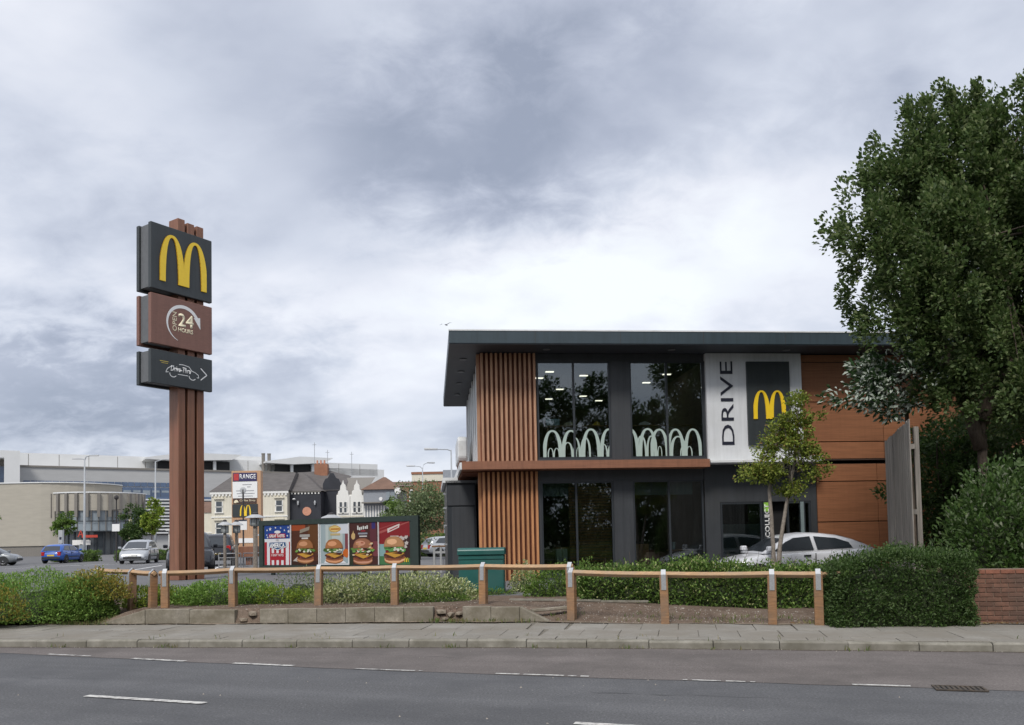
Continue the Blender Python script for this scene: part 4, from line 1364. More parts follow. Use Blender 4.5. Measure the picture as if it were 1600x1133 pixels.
def street_lamp(label, x, y, z, h, arms, r=.075):
    t = thing('street_lamp', label, 'street lamp', (x, y, z), group='street lamps')
    MB().tube([(0, 0, 0), (0, 0, h * .25), (0, 0, h)], [r, r, r * .55], 10).obj('column', 'post_grey', t, smooth=True)
    for (a, ln, rise) in arms:
        dx, dy = math.cos(R(a)), math.sin(R(a))
        arm = MB().tube([(0, 0, h - .05), (dx * ln * .3, dy * ln * .3, h + rise * .7), (dx * ln, dy * ln, h + rise)], [r * .5, r * .42, r * .38], 8).obj('arm', 'post_grey', t)
        nx, ny = -dy * .13, dx * .13
        p = [(dx * ln, dy * ln), (dx * (ln + .75), dy * (ln + .75))]
        z0 = h + rise
        hd = MB().add([(p[0][0] - nx * .5, p[0][1] - ny * .5, z0 - .04), (p[1][0] - nx, p[1][1] - ny, z0 - .02), (p[1][0] + nx, p[1][1] + ny, z0 - .02), (p[0][0] + nx * .5, p[0][1] + ny * .5, z0 - .04),
                       (p[0][0] - nx * .4, p[0][1] - ny * .4, z0 + .06), (p[1][0] - nx * .7, p[1][1] - ny * .7, z0 + .1), (p[1][0] + nx * .7, p[1][1] + ny * .7, z0 + .1), (p[0][0] + nx * .4, p[0][1] + ny * .4, z0 + .06)],
                      [(3, 2, 1, 0), (4, 5, 6, 7), (0, 1, 5, 4), (1, 2, 6, 5), (2, 3, 7, 6), (3, 0, 4, 7)]).obj('lamp_head', 'lantern_grey', t, bevel=.02)
    return t


street_lamp('tall twin-headed lamp column in front of the beige curved building', -39.65, 75, .4, 9.3, [(185, .35, .05), (12, .45, .35)], .11)
street_lamp('tall lamp column beside the brown pylon post, head pointing right', -48.5, 110, .4, 12.6, [(0, 3.2, .3)], .14)
street_lamp('lamp column with a long arm close to the restaurant side wall', -3.34, 45, .4, 6.2, [(178, .75, .05)], .07)
street_lamp('lamp column with a short arm rising out of the brick-side tree', -7.7, 70, .4, 7.4, [(168, .7, .22), (40, .5, .5)], .07)
street_lamp('twin-arm lamp column behind the camera, reflected in the upper left window', 1.05, -7.0, .1, 7.9, [(190, .8, .3), (10, .8, .5)], .08)


def post_sign(label, x, y, h, cross, board, disc=None):
    t = thing('sign_post', label, 'sign post', (x, y, .4), group='thin dark sign posts in the car park')
    MB().tube([(0, 0, 0), (0, 0, h)], .05, 8).obj('pole', 'post_dark', t)
    MB().tube([(-cross, 0, h * .82), (cross, 0, h * .82)], .03, 6).obj('crossbar', 'post_dark', t)
    box_obj('notice', 'print_white', -board[0] / 2, board[0] / 2, -.1, -.06, board[1], board[1] + board[2], t)
    box_obj('notice_header', 'print_dark', -board[0] / 2, board[0] / 2, -.106, -.101, board[1] + board[2] * .88, board[1] + board[2] + .02, t)
    if disc: MB().lathe([(disc * .6, -.03), (disc, -.01), (disc, .01), (disc * .6, .03)], (0, 0, h * .99), axis='y', seg=18).obj('mirror_disc', 'lantern_grey', t)
    else: MB().lathe([(.05, 0), (.16, .1), (.16, .25), (.05, .35)], (0, 0, h - .12), seg=10).obj('lamp_top', 'post_dark', t)
    return t


post_sign('thin dark post with white notice in front of the curved building', -29.35, 60, 4.75, .3, (.55, 2.3, .62))
post_sign('thin dark post with round disc and notice in front of the brown shop totem', -16.62, 50, 4.55, .42, (.5, 2.05, .62), .2)


def lantern(label, x, y, h, r, double=False):
    t = thing('lantern_post', label, 'lantern', (x, y, .4), group='lantern posts in the car park')
    MB().tube([(0, 0, 0), (0, 0, h)], r * .42, 8).obj('post', 'bark_pale', t)
    MB().lathe([(r * .8, h), (r, h + .08), (r, h + .32), (r * .85, h + .36)], seg=12).obj('lens', 'lantern_glass', t)
    MB().lathe([(r * 1.9, h + .38), (r * 1.7, h + .43), (r * .8, h + .52), (r * .7, h + .54)], seg=14).obj('shade', 'lantern_grey', t)
    for k in range(6):
        a = k * math.pi / 3
        MB().tube([(math.cos(a) * r * 1.02, math.sin(a) * r * 1.02, h), (math.cos(a) * r * 1.02, math.sin(a) * r * 1.02, h + .37)], .014, 4).obj('bar', 'post_dark', t)
    MB().lathe([(r * .6, h + .545), (r * .6, h + .6), (r * .2, h + .64)], seg=10).obj('cap', 'post_dark', t)
    return t


lantern('grey lantern post, left one of the pair beside the dark off-roader', -13.5, 38, 1.72, .17)
lantern('grey lantern post, right one of the pair beside the dark off-roader', -13.12, 38.5, 1.72, .17)
lantern('grey lantern on a post at the left end of the poster hoarding', -11.75, 37, 2.0, .24)
lantern('lower grey lantern tucked behind the left corner of the poster hoarding', -11.9, 38.8, 1.2, .18)
lantern('wide pale lantern rising over the middle of the poster hoarding', -8.5, 38, 1.95, .26)

# steel pedestrian barriers
mat('mesh_steel', (0.36, 0.37, 0.38), rough=0.5, var=0.1, metal=0.4)
for (x0, x1, lab) in ((-14.3, -13.2, 'grey steel mesh barrier below the paired lanterns'), (-13.1, -12.0, 'grey steel mesh barrier beside the left end of the hoarding')):
    t = thing('steel_barrier', lab, 'barrier', (x0, 39.4, .4), R(-3), group='steel barriers in the car park')
    L_ = x1 - x0
    MB().tube([(0, 0, 0), (0, 0, .75)], .022, 6).tube([(L_, 0, 0), (L_, 0, .75)], .022, 6).tube([(0, 0, .75), (L_, 0, .75)], .024, 6).tube([(0, 0, .1), (L_, 0, .1)], .018, 6).tube([(0, 0, .55), (L_, 0, .55)], .018, 6).obj('frame', 'mesh_steel', t)
    for k in range(14): MB().tube([(L_ * (k + .5) / 14, 0, .1), (L_ * (k + .5) / 14, 0, .55)], .012, 4).obj('bar', 'mesh_steel', t)
# trolley bay rails right of the hoarding
t = thing('bay_fence', 'low grey and timber bay fence between hoarding and green cabinet', 'fence', (-3.0, 30.0, .4), R(-4))
MB().tube([(0, 0, .98), (3.2, 0, .98)], .035, 6).obj('top_rail', 'timber', t)
for x in (.05, .3, .62): MB().box(x, x + .07, -.03, .03, 0, .95).obj('post', 'lantern_grey', t)
box_obj('cross_rail', 'lantern_grey', .05, .7, -.02, .02, .72, .8, t)
for k in range(8): MB().box(.85 + k * .27, 1.08 + k * .27, -.02, .02, .05, .86).obj('board', 'grey_timber', t)
for k in range(5): MB().tube([(.36 + k * .06, 0, .1), (.36 + k * .06, 0, .72)], .008, 4).obj('bar', 'post_dark', t)
# rust planter
t = thing('planter', 'square rust-coloured planter in front of the brown shop totem', 'planter', (-14.95, 46, .4))
MB().box(-.5, .5, -.35, .35, .45, 1.05).obj('box', 'totem_brown', t, bevel=.02)
MB().box(-.15, .15, -.15, .15, 0, .45).obj('foot', 'totem_brown', t)
# brown totem with the shop names
mat('totem_oak', (0.50, 0.30, 0.175), rough=0.6, var=0.1, scale=3, stretch=(9, 9, .5))
mat('totem_navy', (0.035, 0.03, 0.10), rough=0.5)
mat('totem_choc', (0.075, 0.04, 0.03), rough=0.5)
mat('print_red', (0.45, 0.04, 0.04), rough=0.5)
mat('print_grey', (0.3, 0.3, 0.32), rough=0.5)
SX, SY = -23.0, 70.0
t = thing('shop_totem', 'timber clad totem listing shops, with white board and yellow arches', 'sign', (SX, SY, .4))
MB().box(-1.27, 1.27, 0, .6, 0, 7.5).obj('body', 'totem_oak', t, bevel=.02)
for k in range(13): box_obj('cladding_board', 'totem_oak', -1.25 + k * .193, -1.25 + k * .193 + .18, -.02, -.001, .05, 3.35, t)
a = box_obj('range_board', 'totem_navy', -1.13, .93, -.06, -.005, 6.58, 7.32, t)
box_obj('red_square', 'print_red', -1.06, -.62, -.066, -.061, 6.66, 7.25, a)
place('lettering', text_mesh('RANGE', 1.4, .42, 'print_white', depth=.004, bold=.02), a, (-.54, -.061, 6.78))
a = box_obj('times_board', 'print_white', -1.16, .98, -.06, -.005, 5.12, 6.55, t)
for k, (x0, x1, z) in enumerate(((-.3, .5, 6.25), (.1, .4, 6.05), (-.85, .7, 5.72), (-.8, .75, 5.48), (-.7, .6, 5.26))):
    box_obj('text_line', 'print_grey', x0, x1, -.064, -.061, z, z + .07, a)
a = box_obj('coffee_board', 'totem_choc', -1.13, .9, -.06, -.005, 4.67, 5.08, t)
place('lettering', text_mesh('Coffee Shop', 1.35, .2, 'print_cream', depth=.004), a, (-.55, -.061, 4.8))
MB().prism([(-1.05 + .2 + .2 * math.cos(R(q_)), 4.72 + .26 * math.sin(R(q_))) for q_ in range(0, 181, 20)], 'y', -.066, -.061).obj('cup_mark', 'print_cream', a)
a = box_obj('arch_board', 'sign_dark', -1.19, 1.0, -.07, -.005, 3.5, 4.6, t)
arches('arches_logo', .95, .95, 'arch_yellow', a, (-.53, -.072, 3.57), depth=.01, n=8)
a = box_obj('small_plate', 'print_white', -.66, .84, -.06, -.025, 1.25, 1.65, t)
# thin pole sign far left, lot notices
t = thing('parking_sign', 'pale parking sign on a post before the beige wall', 'sign', (-35.6, 64, .4))
MB().tube([(.12, 0, 0), (.12, 0, 2.6)], .035, 6).obj('pole', 'post_grey', t)
box_obj('plate', 'lantern_grey', -.28, .06, -.03, 0, 1.5, 2.55, t); box_obj('plate_header', 'print_dark', -.2, -.02, -.036, -.031, 1.8, 2.0, t)
# small directional sign by the bg tree
t = thing('direction_sign', 'small blue and white oval sign beyond the hoarding right end', 'sign', (-7.45, 52, .4))
MB().tube([(0, 0, 0), (0, 0, 2.0)], .04, 6).obj('pole', 'post_dark', t)
MB().lathe([(.3, -.02), (.3, .02)], (0, 0, 1.45), axis='y', seg=16).obj('plate', 'print_white', t, smooth=False)
MB().lathe([(.22, -.03), (.22, -.021)], (0, 0, 1.45), axis='y', seg=16).obj('disc', 'totem_navy', t)
t = thing('notice_sign', 'small white upright notice beyond the hoarding right end', 'sign', (-6.75, 53, .4))
MB().tube([(0, 0, 0), (0, 0, 2.1)], .03, 6).obj('pole', 'post_dark', t)
box_obj('plate', 'print_white', -.2, .2, -.06, -.03, 1.55, 2.25, t)
# gull
bird = MB()
bird.tube([(-.18, 0, 0), (0, 0, .02), (.2, 0, 0)], [.015, .06, .01], 6)
bird.add([(-.05, -.02, .02), (.06, -.02, .02), (.05, -.35, .14), (-.02, -.38, .14)], [(0, 1, 2, 3)]).add([(-.05, .02, .02), (.06, .02, .02), (.05, .35, .14), (-.02, .38, .14)], [(0, 1, 2, 3)])
bird.add([(.05, -.35, .14), (-.02, -.38, .14), (-.06, -.62, .05)], [(0, 1, 2)]).add([(.05, .35, .14), (-.02, .38, .14), (-.06, .62, .05)], [(0, 1, 2)])
tag(bird.obj('gull', 'print_grey', None, (-4.67, 60, 17.65), R(60)), 'small gull flying just above the roof corner', 'bird')

# ================================================================ buildings beyond the car park
mat('beige_clad', (0.40, 0.37, 0.31), rough=0.8, var=0.06, scale=0.6, stretch=(1, 1, 5))
mat('fin_grey', (0.20, 0.185, 0.165), rough=0.7, var=0.1)
mat('pale_grey_clad', (0.42, 0.42, 0.415), rough=0.7, var=0.05, scale=0.3, stretch=(1, 1, 6))
mat('white_clad', (0.66, 0.665, 0.66), rough=0.65, var=0.04, scale=0.3)
mat('blue_glass', (0.06, 0.10, 0.18), rough=0.15, var=0.25, scale=0.4, spec=0.8)
mat('far_glass', (0.05, 0.06, 0.07), rough=0.12, var=0.3, scale=0.6, spec=0.8)
mat('pale_glass', (0.24, 0.28, 0.31), rough=0.2, var=0.2, scale=0.5, spec=0.8)
mat('louvre', (0.15, 0.18, 0.22), rough=0.6)
mat('cream_render', (0.68, 0.64, 0.53), streak=0.15, rough=0.85, var=0.06, scale=0.7, dirt=(0.56, 0.5, 0.38), dscale=0.5, damt=0.3)
mat('white_paint', (0.75, 0.74, 0.70), rough=0.7, var=0.05)
mat('roof_slate', (0.11, 0.10, 0.096), rough=0.8, var=0.22, scale=1.2, stretch=(1, 1, 6))
mat('black_render', (0.022, 0.024, 0.032), rough=0.6, var=0.25, scale=0.8)
mat('grey_render', (0.27, 0.29, 0.32), rough=0.75, var=0.1)
mat('far_brick', (0.29, 0.135, 0.08), rough=0.9, var=0.2, scale=1.0, dirt=(0.2, 0.12, 0.085), dscale=0.5, damt=0.4)
mat('brown_roof', (0.17, 0.10, 0.07), rough=0.85, var=0.2, scale=1)
mat('pink_sign', (0.55, 0.26, 0.17), rough=0.6, var=0.15)
mat('door_red', (0.25, 0.05, 0.045), rough=0.6)


def rbox(p, name, m, x0, x1, y0, y1, z0, z1, bevel=0):
    return box_obj(name, m, x0, x1, y0, y1, z0, z1, p, bevel)


# ---- beige leisure building with a finned drum, far left
bb = thing('leisure_building', 'beige clad building with curved corner and finned drum entrance', 'building', (0, 0, .3))
out = [(-95, 110.5), (-63.5, 110.5)]
arc = [(-65.5 + 8 * math.sin(R(a)), 118.5 - 8 * math.cos(R(a))) for a in range(0, 100, 8)]
pts = [(-95, 110.5)] + arc + [(-69, 140), (-95, 140)]
MB().prism(pts, 'z', 1.5, 10.1).obj('upper_wall', 'beige_clad', bb)
MB().prism([(x * .9995, y + .15) for x, y in pts], 'z', 0, 1.5).obj('plinth', 'fin_grey', bb)
MB().prism([(x + (0.15 if i else 0), y - .12) for i, (x, y) in enumerate(pts)], 'z', 10.1, 10.25).obj('coping', 'white_trim', bb)
# drum
cx, cy, DR = -59.6, 116.6, 6.5
def drum(a): return (cx + DR * math.sin(R(a)), cy - DR * math.cos(R(a)))
dr_a = list(range(-34, 97, 5))
def drum_ring(r, z0, z1, name, m, parent):
    vs = []; fs = []
    for a in dr_a:
        x, y = cx + r * math.sin(R(a)), cy - r * math.cos(R(a))
        vs += [(x, y, z0), (x, y, z1)]
    k = len(dr_a)
    fs = [(2 * i, 2 * i + 2, 2 * i + 3, 2 * i + 1) for i in range(k - 1)]
    x, y = cx, cy
    o = MB().add(vs, fs).obj(name, m, parent)
    return o
drum_ring(DR, 6.2, 8.7, 'drum_cladding', 'beige_clad', bb)
drum_ring(DR - .25, 4.75, 6.2, 'drum_glazing', 'pale_glass', bb)
drum_ring(DR - .15, 3.35, 4.75, 'drum_band', 'pale_glass', bb)
drum_ring(DR - .7, 0, 3.35, 'ground_glazing', 'far_glass', bb)
drum_ring(DR + .05, 4.68, 4.80, 'band_rail', 'frame_dark', bb)
drum_ring(DR + .05, 3.28, 3.42, 'band_rail', 'frame_dark', bb)
drum_ring(DR + .12, 8.62, 8.78, 'drum_coping', 'white_trim', bb)
MB().prism([drum(a) for a in dr_a] + [(cx, cy + 6), (cx - 5, cy)], 'z', 8.55, 8.62).obj('drum_roof', 'fin_grey', bb)
for a in range(-33, 97, 12):
    x, y = drum(a)
    MB().box(-.19, .19, -.32, .02, 5.3, 8.6).obj('fin', 'fin_grey', bb, (x, y, 0), R(a))
for a in range(-29, 97, 8):
    x, y = cx + (DR - .12) * math.sin(R(a)), cy - (DR - .12) * math.cos(R(a))
    MB().box(-.05, .05, -.1, .05, 3.4, 6.2).obj('mullion', 'fin_grey', bb, (x, y, 0), R(a))
for a in range(-30, 90, 9):
    x, y = cx + (DR - .65) * math.sin(R(a)), cy - (DR - .65) * math.cos(R(a))
    MB().box(-.07, .07, -.1, .05, 0, 3.35).obj('column', 'frame_dark', bb, (x, y, 0), R(a))
mat('far_red', (0.5, 0.06, 0.035), rough=0.5)
for k, (a, w) in enumerate(((8, .55), (13, .5), (18, .55), (23, .5))):
    x, y = cx + (DR + .02) * math.sin(R(a)), cy - (DR + .02) * math.cos(R(a))
    if k == 0: place('red_letter', text_mesh('A', .8, .9, 'far_red', depth=.05), bb, (x - .4, y - .1, 2.6), R(a))
    else: MB().box(-.4, .4, -.06, 0, 2.5, 2.85).obj('red_letter_strip', 'far_red', bb, (x, y - .1, 0), R(a))
for a, z0, z1, w in ((0, 1.5, 2.2, .5), (9, 1.6, 2.2, .8), (13, 1.5, 2.1, .5), (7, .2, 1.5, .35), (10, .2, 1.5, .35)):
    x, y = cx + (DR - .5) * math.sin(R(a)), cy - (DR - .5) * math.cos(R(a))
    MB().box(-w, w, -.04, 0, z0, z1).obj('lit_panel', 'pale_glass' if z0 < 1 else 'white_paint', bb, (x, y, 0), R(a))
x, y = drum(66)
MB().box(-.18, .18, -.2, 0, 1.6, 5.2).obj('banner', 'print_cream', bb, (x, y - .3, 0), R(30))

# ---- long pale college block behind everything
cb = thing('college_block', 'long pale grey and white block with roof canopies behind the car park', 'building', (-110.0, 180.0, 0), math.atan2(43, 69.4))
# local x runs along the facade, 0 at its left end, y away
rbox(cb, 'grey_wall', 'pale_grey_clad', 0, 62, 0, 25, 0, 20.0)
rbox(cb, 'wall_coping', 'fin_grey', -.1, 62.1, -.25, 0, 19.6, 20.02)
rbox(cb, 'upper_storey', 'white_clad', -6, 88, 6, 30, 20.0, 23.4)
rbox(cb, 'white_wing', 'white_clad', 62, 90, 6, 30, 0, 21.9)
for k in range(14):
    rbox(cb, 'panel_joint', 'fin_grey', 2 + k * 6.2, 2.1 + k * 6.2, 5.96, 5.995, 20.3, 23.2)
for k in range(22):
    w = rbox(cb, 'window', 'blue_glass', 1.0 + k * 1.42, 2.3 + k * 1.42, -.12, -.02, 15.6, 16.6)
for k in range(9):
    rbox(cb, 'window', 'blue_glass', 19 + k * 2.1, 21 + k * 2.1, -.14, -.03, 13.2, 15.4)
    rbox(cb, 'window_blind', 'pale_glass', 19.2 + k * 2.1, 20.8 + k * 2.1, -.17, -.141, 14.2 if k % 3 else 13.6, 14.7)
for k in range(13):
    rbox(cb, 'window', 'blue_glass', 45 + k * 1.25, 46.1 + k * 1.25, -.12, -.02, 14.2, 16.4)
rbox(cb, 'louvre_wall', 'far_glass', 24, 52, -.5, -.16, 4, 13.0)
for k in range(11): rbox(cb, 'louvre', 'white_clad', 24, 52, -1.0, -.52, 4.3 + k * .8, 4.62 + k * .8)
rbox(cb, 'blue_band', 'blue_glass', 20, 52, -.62, -.51, 12.3, 13.2)
# open white portal at the left end
rbox(cb, 'portal_post', 'white_clad', -2.6, .3, -6, 0, 0, 22.6)
rbox(cb, 'portal_beam', 'white_clad', -30, -2.6, -6, 0, 21.0, 22.6)
rbox(cb, 'portal_beam', 'white_clad', -30, -2.6, -6, 0, 10.0, 15.6)
rbox(cb, 'portal_glass', 'blue_glass', -30, -2.6, -2.5, -2.3, 15.6, 19.4)
rbox(cb, 'portal_wall', 'fin_grey', -30, -2.6, -2.2, 0, 15.6, 21.0)
# two roof canopies on white posts
for x0, x1 in ((29, 46), (57.5, 70)):
    rf = MB().prism([(x0 - 3, 22.2), (x0 + 4, 22.0), (x1, 22.6), (x1 + 2.5, 24.0), (x0 + 6, 24.1), (x0 - 3, 22.6)], 'y', -1, 10).obj('canopy_roof', 'white_clad', cb)
    rbox(cb, 'canopy_recess', 'black', x0, x1, 1.5, 2, 20.03, 22.3)
    for q_ in (x0 + (x1 - x0) * .3, x0 + (x1 - x0) * .75): rbox(cb, 'canopy_post', 'white_clad', q_, q_ + .7, 0.2, .9, 20.03, 22.4)
for x in (54.6, 56.1): MB().lathe([(.45, 20), (.45, 24.6), (.5, 24.6), (.5, 24.9)], (x, 2, 0), seg=10).obj('flue', 'fin_grey', cb)
# far low canopy dome behind white wing
rbox(cb, 'plant_room', 'white_clad', 40, 56, 8, 16, 23.4, 24.6)


def sash(p, x, y, z, w, h, hood=True, rz=0):
    """sash window of two panes with frame, sill and hood"""
    o = bpy.data.objects.new('window', None); COL.objects.link(o); o.parent = p; o.location = (x, y, z); o.rotation_euler = (0, 0, rz)
    box_obj('pane', 'far_glass', -w / 2, w / 2, -.03, -.01, 0, h * .47, o)
    box_obj('pane', 'far_glass', -w / 2, w / 2, -.03, -.01, h * .53, h, o)
    MB().box(-w / 2 - .1, w / 2 + .1, -.06, -.005, h * .47, h * .53).box(-w / 2 - .1, -w / 2, -.06, -.005, 0, h).box(w / 2, w / 2 + .1, -.06, -.005, 0, h).obj('frame', 'white_paint', o)
    box_obj('sill', 'white_paint', -w / 2 - .2, w / 2 + .2, -.16, -.005, -.12, -.005, o)
    if hood: box_obj('hood', 'cream_render', -w / 2 - .25, w / 2 + .25, -.2, -.005, h + .28, h + .4, o)
    return o


# ---- cream corner house
ch = thing('cream_house', 'cream rendered three storey house with slate hipped roof', 'house', (-30.85, 95, .3))
MB().box(-4.45, 4.45, 0, 10, 0, 7.4).obj('wall', 'cream_render', ch)
MB().box(-4.6, 4.6, -.15, 0, 7.1, 7.4).obj('cornice', 'white_paint', ch)
for k in range(22): box_obj('dentil', 'white_paint', -4.4 + k * .41, -4.2 + k * .41, -.13, -.002, 6.85, 7.09, ch)
MB().box(-4.5, 4.5, -.08, 0, 4.35, 4.5).obj('string_course', 'white_paint', ch)
MB().add([(-4.7, -.2, 7.4), (4.7, -.2, 7.4), (4.7, 10, 7.4), (-4.7, 10, 7.4), (-2.6, 3, 9.75), (4.7, 3, 9.75), (4.7, 7, 9.75), (-2.6, 7, 9.75)],
         [(0, 1, 5, 4), (1, 2, 6, 5), (2, 3, 7, 6), (3, 0, 4, 7), (4, 5, 6, 7)]).obj('roof', 'roof_slate', ch)
for x in (-3.55, 3.5):
    for z in (5.0, 2.5, .5): sash(ch, x, 0, z, .68, 1.25)
MB().box(-1.2, -.1, .6, 1.6, 8.4, 9.1).obj('skylight_dormer', 'white_paint', ch)
# low cream wing on its left
cl = thing('cream_wing', 'plain low cream wing left of the cream house, behind the pylon', 'house', (-35.9, 95.5, .3))
MB().box(-4, .58, 0, 8, 0, 5.0).obj('wall', 'cream_render', cl)
MB().box(-4.1, .58, -.1, 0, 2.55, 2.7).obj('string_course', 'white_paint', cl)
MB().add([(-4.2, -.1, 5.0), (.58, -.1, 5.0), (.58, 6, 6.6), (-4.2, 6, 6.6)], [(0, 1, 2, 3)]).obj('roof', 'brown_roof', cl)
# ---- black-painted pub
bp_ = thing('black_pub', 'black painted pub with round pink sign and slate roof', 'pub', (-26.35, 96, .3))
MB().box(0, 3.65, 0, 10, 0, 7.3).obj('wall', 'black_render', bp_)
for k in range(9): box_obj('dentil', 'white_paint', .15 + k * .4, .32 + k * .4, -.1, -.002, 7.0, 7.2, bp_)
MB().box(0, 3.7, -.15, 0, 7.2, 7.34).obj('cornice', 'fin_grey', bp_)
MB().add([(0, -.2, 7.34), (3.9, -.2, 7.34), (3.9, 10, 7.34), (0, 10, 7.34), (0, 3.6, 9.9), (.6, 3.6, 9.9)], [(0, 1, 5, 4), (1, 2, 5), (2, 3, 4, 5)]).obj('roof', 'roof_slate', bp_)
MB().lathe([(.52, -.06), (.52, -.005)], (2.0, 0, 4.95), axis='y', seg=20).obj('round_sign', 'pink_sign', bp_)
for x in (1.0, 3.0): MB().lathe([(.09, 0), (.13, .3), (.05, .5)], (x, -.2, 5.7), seg=8).obj('wall_lamp', 'lantern_grey', bp_)
MB().lathe([(.1, -.1), (.2, 0), (.1, .1)], (.55, -.3, 6.4), seg=10).obj('globe_light', 'print_white', bp_)
box_obj('doorway', 'print_cream', .75, 1.6, -.03, -.004, 2.2, 3.4, bp_)
box_obj('door_leaf', 'black', .85, 1.5, -.05, -.031, 2.2, 3.3, bp_)
box_obj('awning', 'door_red', 2.6, 3.3, -.3, -.004, 3.0, 3.8, bp_)
# ---- dark slate-roofed terrace with chimney between pub and gabled house
dt = thing('dark_terrace', 'dark narrow terrace house with big slate roof and brick chimney', 'house', (-24.6, 98, .3))
MB().box(1.7, 3.9, 0, 9, 0, 8.3).obj('wall', 'black_render', dt)
MB().prism([(1.7, 8.3), (3.9, 8.3), (3.6, 8.9), (3.3, 9.0), (3.0, 9.6), (2.6, 9.6), (2.3, 9.0), (2.0, 8.9)], 'y', 0, .3).obj('gable', 'black_render', dt)
MB().add([(-2.6, 3, 9.95), (-.6, -.1, 7.5), (4.2, -.1, 7.5), (4.2, 5, 9.6), (1.2, 5, 10.4)], [(0, 1, 2, 3, 4)]).obj('roof', 'roof_slate', dt)
ck = MB().box(-.2, 1.45, 3.6, 4.4, 9.0, 11.1).obj('chimney', 'far_brick', dt)
for k in range(3): MB().lathe([(.12, 11.1), (.1, 11.6)], (.1 + k * .45, 4, 0), seg=8).obj('chimney_pot', 'pink_sign', ck)
for x, h in ((-.3, 13.9), (1.35, 12.9), (4.4, 12.6)): MB().tube([(x, 4.2, 9.0), (x, 4.2, h)], .035, 5).tube([(x - .25, 4.2, h - .3), (x + .25, 4.2, h - .3)], .03, 5).obj('aerial', 'post_grey', dt)
# ---- white house with two shaped gables
wg = thing('gabled_house', 'white house with two stepped gables and red arched doorways', 'house', (-21.1, 97, .3))
MB().box(0, 3.35, .3, 9, 0, 6.9).obj('wall', 'white_paint', wg)
def shaped(cx):
    return [(cx - .8, 0), (cx + .8, 0), (cx + .8, 6.75), (cx + .62, 6.8), (cx + .58, 7.3), (cx + .36, 7.45), (cx + .3, 8.0), (cx + .12, 8.2), (cx, 8.65), (cx - .12, 8.2), (cx - .3, 8.0), (cx - .36, 7.45), (cx - .58, 7.3), (cx - .62, 6.8), (cx - .8, 6.75)]
for c_ in (.85, 2.5):
    MB().prism(shaped(c_), 'y', 0, .32).obj('gable', 'white_paint', wg)
    for dx in (-.27, .27):
        sash(wg, c_ + dx, -.0, 4.75, .3, 1.25, hood=False)
    ar = MB().prism([(c_ - .45, 1.2), (c_ + .45, 1.2), (c_ + .45, 3.2)] + [(c_ + .45 * math.cos(R(q_)), 3.2 + .55 * math.sin(R(q_))) for q_ in range(0, 181, 20)], 'y', -.04, -.005).obj('arched_door', 'door_red', wg)
    box_obj('door_glass', 'far_glass', c_ - .3, c_ + .3, -.06, -.041, 1.3, 3.0, ar)
box_obj('string_course', 'cream_render', 0, 3.35, -.06, -.005, 4.2, 4.35, wg)
MB().add([(0, .35, 6.9), (3.35, .35, 6.9), (3.9, 5, 9.3), (.3, 5, 9.3)], [(0, 1, 2, 3)]).obj('roof', 'fin_grey', wg)
# ---- grey balconied house
gh = thing('grey_house', 'grey house with pale balcony, hipped brown roof and black arches', 'house', (-17.7, 96.5, .3))
MB().box(0, 4.1, 0, 8, 0, 7.4).obj('wall', 'grey_render', gh)
MB().add([(-.3, -.3, 7.4), (4.4, -.3, 7.4), (4.4, 8, 7.4), (-.3, 8, 7.4), (1.9, 3, 9.1), (2.2, 3, 9.1)], [(0, 1, 5, 4), (1, 2, 5), (2, 3, 4, 5), (3, 0, 4)]).obj('roof', 'brown_roof', gh)
box_obj('balcony_floor', 'fin_grey', -.1, 2.6, -.8, -.005, 5.75, 5.9, gh)
for k in range(8): box_obj('baluster', 'white_paint', .05 + k * .33, .2 + k * .33, -.06, -.01, 3.5, 5.5, gh)
for x in (2.7, 3.3): box_obj('window', 'pale_glass', x, x + .45, -.05, -.01, 5.9, 7.1, gh)
for k in range(5): box_obj('window', 'pale_glass', .2 + k * .35, .45 + k * .35, -.05, -.01, 1.4, 2.7, gh)
for c_ in (2.3, 3.4):
    MB().prism([(c_ - .42, .5), (c_ + .42, .5), (c_ + .42, 2.2)] + [(c_ + .42 * math.cos(R(q_)), 2.2 + .8 * math.sin(R(q_))) for q_ in range(0, 181, 20)], 'y', -.05, -.01).obj('arch', 'black', gh)
MB().lathe([(.38, -.02), (.3, .1), (.1, .16)], (4.15, -.5, 7.2), axis='y', seg=16).obj('satellite_dish', 'print_white', gh)
MB().lathe([(.2, -.1), (.25, .1)], (2.2, -.9, 6.2), axis='y', seg=12).obj('wall_light', 'print_white', gh)
# ---- brick blocks on the right
b1 = thing('brick_house', 'brown brick house with white framed window behind the car park tree', 'house', (-17.0, 110, .3))
MB().box(0, 6.5, 0, 9, 0, 8.7).obj('wall', 'far_brick', b1)
MB().add([(-.2, -.2, 8.7), (6.7, -.2, 8.7), (6.7, 5, 9.6), (-.2, 5, 9.6)], [(0, 1, 2, 3)]).obj('roof', 'brown_roof', b1)
w_ = box_obj('window', 'far_glass', 3.2, 4.8, -.05, -.01, 5.2, 8.0, b1)
MB().box(3.05, 3.2, -.1, -.01, 5.2, 8.0).box(4.8, 4.95, -.1, -.01, 5.2, 8.0).box(3.05, 4.95, -.1, -.01, 8.0, 8.15).box(3.95, 4.05, -.1, -.051, 5.2, 8.0).obj('frame', 'white_paint', w_)
b2_ = thing('brick_block', 'flat roofed red brick block with pale parapet beside the restaurant', 'building', (-11.0, 90, .3))
MB().box(0, 4.2, 0, 12, 0, 8.5).obj('wall', 'far_brick', b2_)
MB().box(-.1, 3.4, -.12, 12, 7.8, 8.6).obj('parapet', 'cream_render', b2_)
MB().box(-.15, 4.2, -.2, 12, 8.6, 8.85).obj('coping', 'far_brick', b2_)
